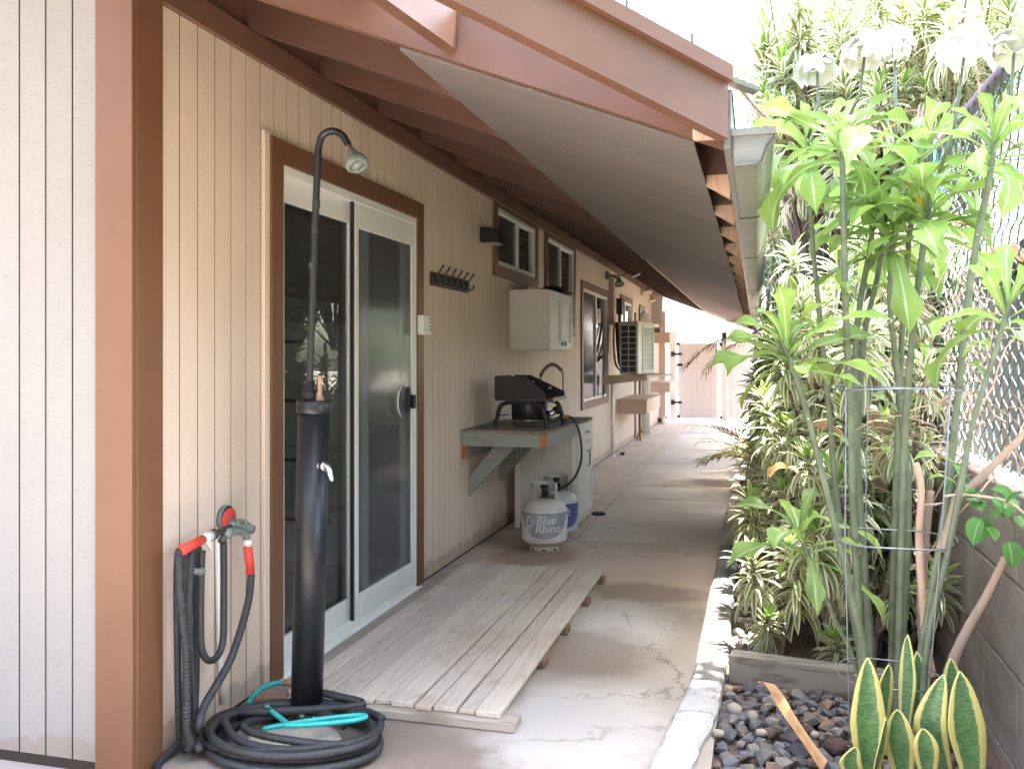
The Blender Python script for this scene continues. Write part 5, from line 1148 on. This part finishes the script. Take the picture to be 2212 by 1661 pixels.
# ---- fiddle-leaf plumeria
def fiddle(t):
    P = [(0, .14), (.12, .20), (.3, .36), (.45, .44), (.56, .52), (.66, .78), (.74, 1.0), (.80, .92), (.87, .50), (.94, .22), (1, .0)]
    for (a, c), (d, e) in zip(P, P[1:]):
        if a <= t <= d: return c + (e - c) * (t - a) / (d - a)
    return 0
pml = []
for k in range(7):
    b = MB(); b.uv = []; add_leaf(b, leaf_geo(.27 * random.uniform(.85, 1.1), .036 * random.uniform(.85, 1.15), fiddle, 16, (.9, 1.4, 1.9, .5, 1.2, 2.2, 1.6)[k], .34, random.uniform(-.9, .9), .30, .35, True), Matrix.Identity(4)); pml.append(mesh_of(b, 'plumeria_leaf', [M['plum']]))
plu = thing('plumeria', 'tall fiddle-leaf plumeria with many green canes and white flowers inside the wire cage', 'shrub', (2.25, 3.1, 0))
canes = [([(1818, 285), (1822, 450), (1826, 650), (1835, 850), (1843, 1100), (1862, 1430)], 3.05, .0135),
 ([(1885, 400), (1882, 520), (1860, 640), (1848, 760), (1850, 950), (1866, 1200), (1885, 1450)], 3.25, .013),
 ([(1912, 480), (1895, 600), (1868, 720), (1858, 860), (1852, 1050), (1858, 1250), (1870, 1440)], 3.35, .012),
 ([(2148, 300), (2135, 400), (2108, 530), (2085, 700), (2070, 850), (2045, 1080), (2010, 1300), (1985, 1450)], 3.0, .0135),
 ([(2008, 440), (1985, 600), (1968, 760), (1955, 930), (1948, 1150), (1940, 1450)], 3.1, .014),
 ([(1932, 490), (1922, 640), (1935, 780), (1952, 950), (1962, 1100), (1955, 1300), (1945, 1450)], 3.2, .0125),
 ([(1688, 738), (1715, 800), (1745, 900), (1775, 1020), (1815, 1180), (1850, 1330), (1870, 1440)], 2.95, .0125),
 ([(1722, 1150), (1765, 1240), (1800, 1330), (1850, 1450)], 3.1, .009),
 ([(2182, 650), (2150, 760), (2105, 900), (2080, 1020), (2050, 1180), (2000, 1420)], 2.85, .0105),
 ([(1745, 300), (1752, 480), (1770, 680), (1788, 860), (1805, 1050), (1830, 1260), (1860, 1440)], 3.35, .012),
 ([(1960, 560), (1975, 420), (1990, 330)][::-1] + [(1950, 700), (1940, 900), (1930, 1200), (1925, 1440)], 3.3, .012)]
tops = []; nleaf = 0; lf_budget = 296
for pts, yd, r_ in canes:
    P = [ony(u, v, yd) for u, v in pts]; P.append(Vector((P[-1].x * .85 + 2.22 * .15, yd, -.03)))
    sp2 = smooth_path(P, 7); k = len(sp2); b = MB(); b.tube(sp2, [r_ * .82 * (.82 + .36 * i / k) for i in range(k)], 9); b.build('cane', M['stem'], plu, True)
    tops.append((P[0], (P[0] - P[1]).normalized(), sp2))
stack = []
for i, (p, d, sp2) in enumerate(tops):
    n = 22 if i not in (7, 8) else 13
    for j in range(n):
        f = j / n; a = j * 2.4 + random.uniform(-.3, .3); lift = -.35 + 1.5 * f + random.uniform(-.2, .2)
        stack.append((p - d * (.10 * (1 - f)), a, lift, (.72 + .5 * random.random()) * (1 - .45 * max(0, f - .6) / .4)))
for (p, a, lift, s_) in stack[:262]:
    o = inst('leaf', random.choice(pml), plu, p, Euler((random.uniform(-.35, .35), -lift, a)), s_ * 1.1)
    nleaf += 1
for i, (p, d, sp2) in enumerate(tops[:9]):
    for j in range(3):
        q = sp2[int(len(sp2) * random.uniform(.18, .55))]; inst('leaf', random.choice(pml), plu, q, Euler((0, -random.uniform(.2, .9), random.uniform(0, 6.28))), random.uniform(.4, .75)); nleaf += 1
# yellow leaves
for (u, v, yd) in ((1960, 262, 3.1), (2025, 355, 3.15), (1990, 380, 3.0)):
    o = inst('yellow_leaf', pml[1].copy(), plu, ony(u, v, yd), Euler((.3, .5, random.uniform(0, 6))), .6); o.data.materials[0] = M['yellowleaf']; o['label'] = 'leaf turned yellow'
# white blossom clusters on stalks
fb = MB(); fb.uv = None
def petalmesh():
    b = MB()
    for k in range(5):
        a = k * 2 * pi / 5; rm = Matrix.Rotation(a, 4, 'Z'); vs = []
        for i in range(6):
            t = i / 5; w_ = .014 * math.sin(pi * min(1, t * .85 + .08)) ** .7 * (1 if t < .98 else .4); x = .004 + .036 * t; z = .010 + .016 * t - .018 * t * t * 1.5
            vs += [rm @ Vector((x, -w_, z + .003)), rm @ Vector((x, 0, z)), rm @ Vector((x, w_, z - .003))]
        b.add(vs, [(i * 3 + c, (i + 1) * 3 + c, (i + 1) * 3 + c + 1, i * 3 + c + 1) for i in range(5) for c in (0, 1)])
    b.tube([(0, 0, -.02), (0, 0, .012)], [.002, .004], 6)
    me = bpy.data.meshes.new('flower'); me.from_pydata(b.v, [], b.f); me.materials.append(M['flower']); me.polygons.foreach_set('use_smooth', [True] * len(me.polygons)); return me
fm = petalmesh()
for (u, v, yd, n, rad, low) in ((1868, 118, 3.05, 17, .075, (1820, 285)), (1765, 152, 3.3, 8, .05, (1745, 300)), (1932, 100, 3.25, 8, .045, (1912, 480)), (2085, 108, 3.05, 12, .06, (2008, 440)), (2190, 115, 3.0, 10, .06, (2148, 300))):
    c = ony(u, v, yd); s_ = ony(*low, yd); b = MB(); b.tube([s_, s_.lerp(c, .5) + Vector((.02, 0, 0)), c], [.006, .005, .004], 6); b.build('flower_stalk', M['stem'], plu, True)
    for k in range(n):
        dd = Vector((random.gauss(0, 1), random.gauss(0, 1), abs(random.gauss(0, .8)))).normalized(); q = c + Vector((dd.x * rad, dd.y * rad, dd.z * rad * .7)) * random.uniform(.5, 1)
        inst('flower', fm, plu, q, dd.to_track_quat('Z', 'Y').to_euler(), random.uniform(1.15, 1.6))

# ---- wire tomato cage
cg = thing('wire_cage', 'galvanized wire plant cage with three rings round the green canes', 'plant cage', (2.25, 2.95, 0))
def ring_at(u0, u1, v, y):
    a, c = ony(u0, v, y), ony(u1, v, y); return (a + c) / 2, (c - a).length / 2
rings = [ring_at(1795, 2082, 838, 2.95), ring_at(1797, 2057, 1163, 2.95), ring_at(1808, 2030, 1455, 2.95)]
for c, r_ in rings:
    b = MB(); b.tube([(c.x + r_ * cos(a), c.y + r_ * sin(a), c.z + .004 * sin(3 * a)) for a in [i * pi / 20 for i in range(40)]], .0024, 6, closed=True); b.build('ring', M['wire'], cg, True)
for a in (3.75, 5.45, 1.9, .45):
    P = [c + Vector((r_ * cos(a), r_ * sin(a), .0)) for c, r_ in rings]; d = (P[2] - P[1]); P.append(P[2] + d * 1.35)
    b = MB(); b.tube([P[0] + Vector((0, 0, .006))] + P[1:], .0023, 6); b.build('leg', M['wire'], cg, True)
    
# ---- snake plant
sn = thing('snake_plant', 'snake plant with broad yellow-edged banded leaves at the bottom right of the bed', 'plant', (2.2, 2.7, -.03))
def Z9(x, y): return (1474.6 + x / 3, 1107.15 + y / 3)
swp = lambda t: (.42 + .58 * math.sin(min(1, t * 1.5) * pi / 2)) * (1 - max(0, (t - .55) / .45) ** 2.2) if t < 1 else 0
for (tip, mid, base, wd, yd, fc, lab) in (((1200, 940), (1195, 1300), (1215, 1720), 105, 2.62, .1, None), ((1340, 985), (1300, 1150), (1290, 1400), 62, 2.78, .5, None), ((1455, 790), (1465, 1050), (1440, 1450), 56, 2.74, -.7, None),
        ((1520, 900), (1530, 1150), (1400, 1500), 66, 2.86, .2, None), ((1690, 1050), (1610, 1330), (1720, 1700), 92, 2.66, -.35, None), ((1740, 945), (1745, 1150), (1740, 1500), 70, 2.82, .2, None), ((1800, 1030), (1820, 1330), (1900, 1740), 112, 2.60, .25, None),
        ((1395, 1275), (1400, 1450), (1440, 1700), 92, 2.66, -.1, 'short dark broad leaf in front'), ((1120, 1520), (1080, 1600), (1160, 1760), 70, 2.6, .3, None), ((1560, 1400), (1570, 1500), (1600, 1720), 74, 2.6, .1, None), ((1320, 1330), (1290, 1480), (1240, 1700), 46, 2.58, .9, None)):
    a, m_, c = (ony(*Z9(*q), yd) for q in (tip, mid, base)); c = c + Vector((0, .02, -.02)); W_ = wd / 3 / F * yd * .98 / 1.0
    axis = [Vector(q) for q in smooth_path([c, c.lerp(m_, .5) + (m_ - c.lerp(a, .5)) * .2, m_, a], 5)]; b = MB(); b.uv = []; k = len(axis); vs = []; uv = []
    side = Vector((cos(fc), sin(fc), 0))
    for i, q in enumerate(axis):
        t = i / (k - 1); wv = W_ * max(.012, swp(t)); nrm = Vector((-side.y, side.x, 0))
        for cc_ in (-1, -.5, 0, .5, 1): vs.append(q + side * cc_ * wv + nrm * -(.34 * wv * (abs(cc_) ** 1.6)) + nrm * .03 * wv * sin(t * 9 + cc_ * 2)); uv.append(((cc_ + 1) / 2, t))
    b.add(vs, [(i * 5 + j, i * 5 + j + 1, (i + 1) * 5 + j + 1, (i + 1) * 5 + j) for i in range(k - 1) for j in range(4)]); b.uv = uv; o = b.build('leaf', M['snake'], sn, True)
    o['label'] = lab if lab else 'leaf'; 
    if not lab: del o['label']
    md = o.modifiers.new('thickness', 'SOLIDIFY'); md.thickness = .0035
b = MB(); b.uv = []
# tan dead leaf lying over the rocks
a, m_, c = onz(1637, 1475, .10), onz(1705, 1560, .04), onz(1775, 1668, .03)
axis = smooth_path([a, a.lerp(m_, .4) + Vector((0, 0, .03)), m_, c], 6); vs = []; uv = []; k = len(axis)
for i, q in enumerate(axis):
    t = i / (k - 1); wv = .004 + .018 * min(1, t * 3)
    for cc_ in (-1, 0, 1): vs.append(q + Vector((.8, .5, 0)) * cc_ * wv + Vector((0, 0, (.5 + 1.0 * t) * wv * abs(cc_) + .004 * sin(t * 11 + cc_ * 2)))); uv.append(((cc_ + 1) / 2, t))
b.add(vs, [(i * 3 + j, i * 3 + j + 1, (i + 1) * 3 + j + 1, (i + 1) * 3 + j) for i in range(k - 1) for j in range(2)]); b.uv = uv; o = b.build('dead_leaf', M['deadleaf'], None, True); tag(o, 'long tan curled dead leaf lying across the dark rocks', 'leaf')
o.modifiers.new('thickness', 'SOLIDIFY').thickness = .002
# sticks
def stick(nm, label, pts, r0, r1, mt, cat='stick'):
    b = MB(); sp2 = smooth_path(pts, 6); k = len(sp2); b.tube(sp2, [r0 + (r1 - r0) * i / (k - 1) + random.uniform(-.0008, .0008) for i in range(k)], 9); o = b.build(nm, mt, None, True); tag(o, label, cat); return o
stick('peeled_stick', 'pale peeled stick standing upright among the canes', [ony(u, v, 3.1) for u, v in ((1978, 1000), (1990, 1060), (1985, 1160), (1992, 1290), (2000, 1380), (2015, 1460))], .011, .012, M['palewood'])
stick('dead_branch', 'brown dead stem directly right of the peeled stick', [ony(u, v, 3.3) for u, v in ((2010, 1060), (1998, 1180), (1990, 1320), (2000, 1450))], .012, .016, M['deadwood'])
stick('leaning_branch', 'thick grey-brown branch leaning up to the right against the block wall', [ony(u, v, 3.0) for u, v in ((2172, 1205), (2130, 1290), (2090, 1360), (2062, 1420), (2045, 1475))], .012, .019, M['deadwood'], 'branch')
stick('forked_branch', 'grey branch rising to the right edge above the block wall', [ony(u, v, 2.95) for u, v in ((2225, 925), (2160, 990), (2110, 1040), (2070, 1075), (2055, 1130), (2035, 1190))], .009, .018, M['deadwood'], 'branch')
stick('pale_twig', 'thin pale twig curving level over the top of the block wall', [ony(u, v, 2.9) for u, v in ((2040, 1072), (2080, 1068), (2140, 1075), (2180, 1085), (2215, 1110))], .004, .004, M['palewood'], 'twig')
stick('grey_limb', 'thick pinkish bare limb behind the canes at mid height', [ony(u, v, 4.2) for u, v in ((1965, 770), (1945, 860), (1915, 930), (1880, 880), (1895, 960), (1905, 1060))], .018, .026, M['deadwood'], 'branch')
# pothos at the right wall
pt = thing('heart_leaf_vine', 'heart-leaved green vine trailing over the block wall at the right edge', 'vine', (2.5, 3.0, .6))
heart = lambda t: math.sin(min(1, t * 1.25 + .12) * pi) ** .6 * (1 - t) ** .35 if t < 1 else 0
hb = MB(); hb.uv = []; add_leaf(hb, leaf_geo(.09, .036, heart, 8, .6, .25, 0, 0, .2, True), Matrix.Identity(4)); hme = mesh_of(hb, 'heart_leaf', [M['pothos']])
vp = [ony(u, v, 2.95) for u, v in ((2080, 1010), (2110, 1075), (2150, 1090), (2185, 1120), (2195, 1180))]
b = MB(); b.tube(smooth_path(vp, 6), .0035, 6); b.build('vine_stem', M['stem'], pt, True)
for k in range(22):
    q = random.choice(smooth_path(vp, 6)) + Vector((random.uniform(-.08, .08), random.uniform(-.08, .05), random.uniform(-.05, .05))); inst('leaf', hme, pt, q, Euler((random.uniform(-.5, .5), random.uniform(.3, 1.4), random.uniform(0, 6.28))), random.uniform(.6, 1.2))
# brown withered leaves in the shrubs
for k, (u, v, yd, lab) in enumerate(((1740, 935, 3.9, 'brown withered leaf among green plants right of the big leaf cluster'), (1805, 1005, 4.0, 'large curled brown leaf low between the canes'), (1725, 1025, 4.1, 'hanging brown leaf at the left side of the canes'), (2110, 500, 3.6, 'rust brown dead leaf caught on the chain link fence'), (2140, 560, 3.5, 'crumpled orange-brown leaf hanging on the fence'))):
    b = MB(); b.uv = []; add_leaf(b, leaf_geo(.17, .028, lance, 8, 1.8, .5, .8, .25, .6, True), Matrix.Rotation(k * 1.3, 4, 'Z')); b.v = [q + ony(u, v, yd) for q in b.v]; o = b.build('withered_leaf', M['deadleaf'], None, True); tag(o, lab, 'leaf')
# ---- yellow palm and dry frond near the gate
def frond(parent, name, base, d, L, nl, ll, mt, droop=.9, w_=.008):
    b = MB(); b.uv = []; d = Vector(d).normalized(); p = Vector(base); pts = [p.copy()]; st = L / 14
    for i in range(14): p = p + d * st; d = (d + Vector((0, 0, -droop / 14))).normalized(); pts.append(p.copy())
    for i in range(nl):
        t = .2 + .8 * i / nl; q = pts[int(t * 13.9)]; dd = (pts[min(14, int(t * 13.9) + 1)] - q).normalized(); sd2 = dd.cross(Vector((0, 0, 1))).normalized()
        for s_ in (-1, 1):
            dr_ = (sd2 * s_ * .8 + dd * .7 + Vector((0, 0, random.uniform(-.5, .1)))).normalized(); rm = dr_.to_track_quat('X', 'Z').to_matrix().to_4x4()
            add_leaf(b, leaf_geo(ll * (1 - .4 * abs(t - .5)) * random.uniform(.8, 1.1), w_, lance, 3, .7, .2), Matrix.Translation(q) @ rm)
    o0 = len(b.v); b.tube(pts, [.008 * (1 - .06 * i) for i in range(15)], 5); b.uv += [(.5, .5)] * (len(b.v) - o0); b.build(name, mt, parent, True)
pm = thing('palm', 'yellow-green feathery palm spilling over the kerb near the far gate', 'palm', (1.95, 9.5, 0))
for k in range(12):
    a = rnd.uniform(1.6, 4.9); frond(pm, 'frond', (1.95, 9.5, .15), (cos(a), sin(a), rnd.uniform(.7, 2.0)), rnd.uniform(.5, .95), 16, .24, M['palm'] if k > 2 else M['redfrond'], 1.3)
pr = thing('dry_palm', 'dry reddish palm fronds hanging in front of the far gate', 'palm', (2.0, 11.5, 0))
b = MB(); b.tube([(2.0, 11.5, 0), (1.95, 11.5, 1.5)], [.05, .04], 8); b.build('trunk', M['trunk'], pr, True)
for k, (dx, dy_, dz, L_) in enumerate(((-1, -.2, .35, 1.15), (-1, .3, .15, .95), (-.9, -.6, .6, .8), (-.6, .5, .9, .9), (-.8, .1, 1.1, .7), (.3, -.8, .8, .8))):
    frond(pr, 'frond', (1.95, 11.5, 1.5), (dx, dy_, dz), L_, 20, .26, M['redfrond'], 1.6, .006)
# ---- path lantern
q = onz(1612, 1050, 0); ln = thing('path_light', 'small black stake light with glass shade in the pebbles beside the path', 'garden light', (1.80, q.y, 0)); ly = 6.9
ln.location = (1.80, ly, 0)
b = MB(); b.tube([(1.80, ly, 0), (1.795, ly, .26)], .011, 8); b.build('stake', M['iron'], ln, True)
b = MB(); b.lathe([(.030, .26), (.045, .27), (.045, .275), (.0, .276)], (1.795, ly, 0), 16); b.build('tray', M['iron'], ln, True)
b = MB(); b.lathe([(.034, .277), (.040, .35)], (1.795, ly, 0), 16); b.build('glass_shade', M['glass'], ln, True)
b = MB(); b.lathe([(.058, .35), (.062, .355), (.05, .38), (0, .395)], (1.795, ly, 0), 18); b.build('cap', M['iron'], ln, True)
# ---- far foliage mass behind the fence
b = MB(); b.uv = []; rnd = random.Random(3)
base_leaf = leaf_geo(.16, .02, lance, 3, 1.0, .2)
for k in range(7000):
    cx_, cy_, cz_, rr = rnd.choice([(4.5, 11.5, 2.6, 1.4), (3.6, 13.5, 2.4, 1.3), (6.0, 13, 3.2, 1.8), (4.2, 16, 2.6, 1.8), (3.0, 15.5, 1.5, 1.0), (7.5, 11, 2.4, 1.6)])
    d = Vector((rnd.gauss(0, 1), rnd.gauss(0, 1), rnd.gauss(0, 1))).normalized() * rr * rnd.uniform(.5, 1.0) ** .6; rm = Euler((rnd.uniform(-1, 1), rnd.uniform(-1, 1), rnd.uniform(0, 6.28))).to_matrix().to_4x4()
    add_leaf(b, base_leaf, Matrix.Translation(Vector((cx_, cy_, cz_)) + d) @ rm)
b.build('far_foliage', M['farleaf'], None, True, kind='stuff')
# unseen foliage added beside and above the viewer to shade the near side
b = MB(); b.uv = []; base_leaf = leaf_geo(.24, .03, lance, 3, 1.0, .2)
for k in range(7000):
    cx_, cy_, cz_, rr = rnd.choice([(3.3, 1.2, 2.6, .95), (3.3, -.4, 2.8, 1.1), (3.3, -1.8, 2.4, 1.1), (3.3, .5, 1.3, .8), (3.3, -1.2, 1.2, .9), (3.7, .3, 3.9, 1.0), (2.7, 4.1, 4.35, .7), (2.25, 3.7, 4.4, .6), (3.2, 3.4, 4.3, .8)])
    d = Vector((rnd.gauss(0, 1), rnd.gauss(0, 1), rnd.gauss(0, 1))).normalized() * rr * rnd.uniform(.4, 1.0) ** .6; rm = Euler((rnd.uniform(-1, 1), rnd.uniform(-1, 1), rnd.uniform(0, 6.28))).to_matrix().to_4x4()
    add_leaf(b, base_leaf, Matrix.Translation(Vector((cx_, cy_, cz_)) + d) @ rm)
b.build('shade_foliage', M['farleaf'], None, True, kind='stuff')
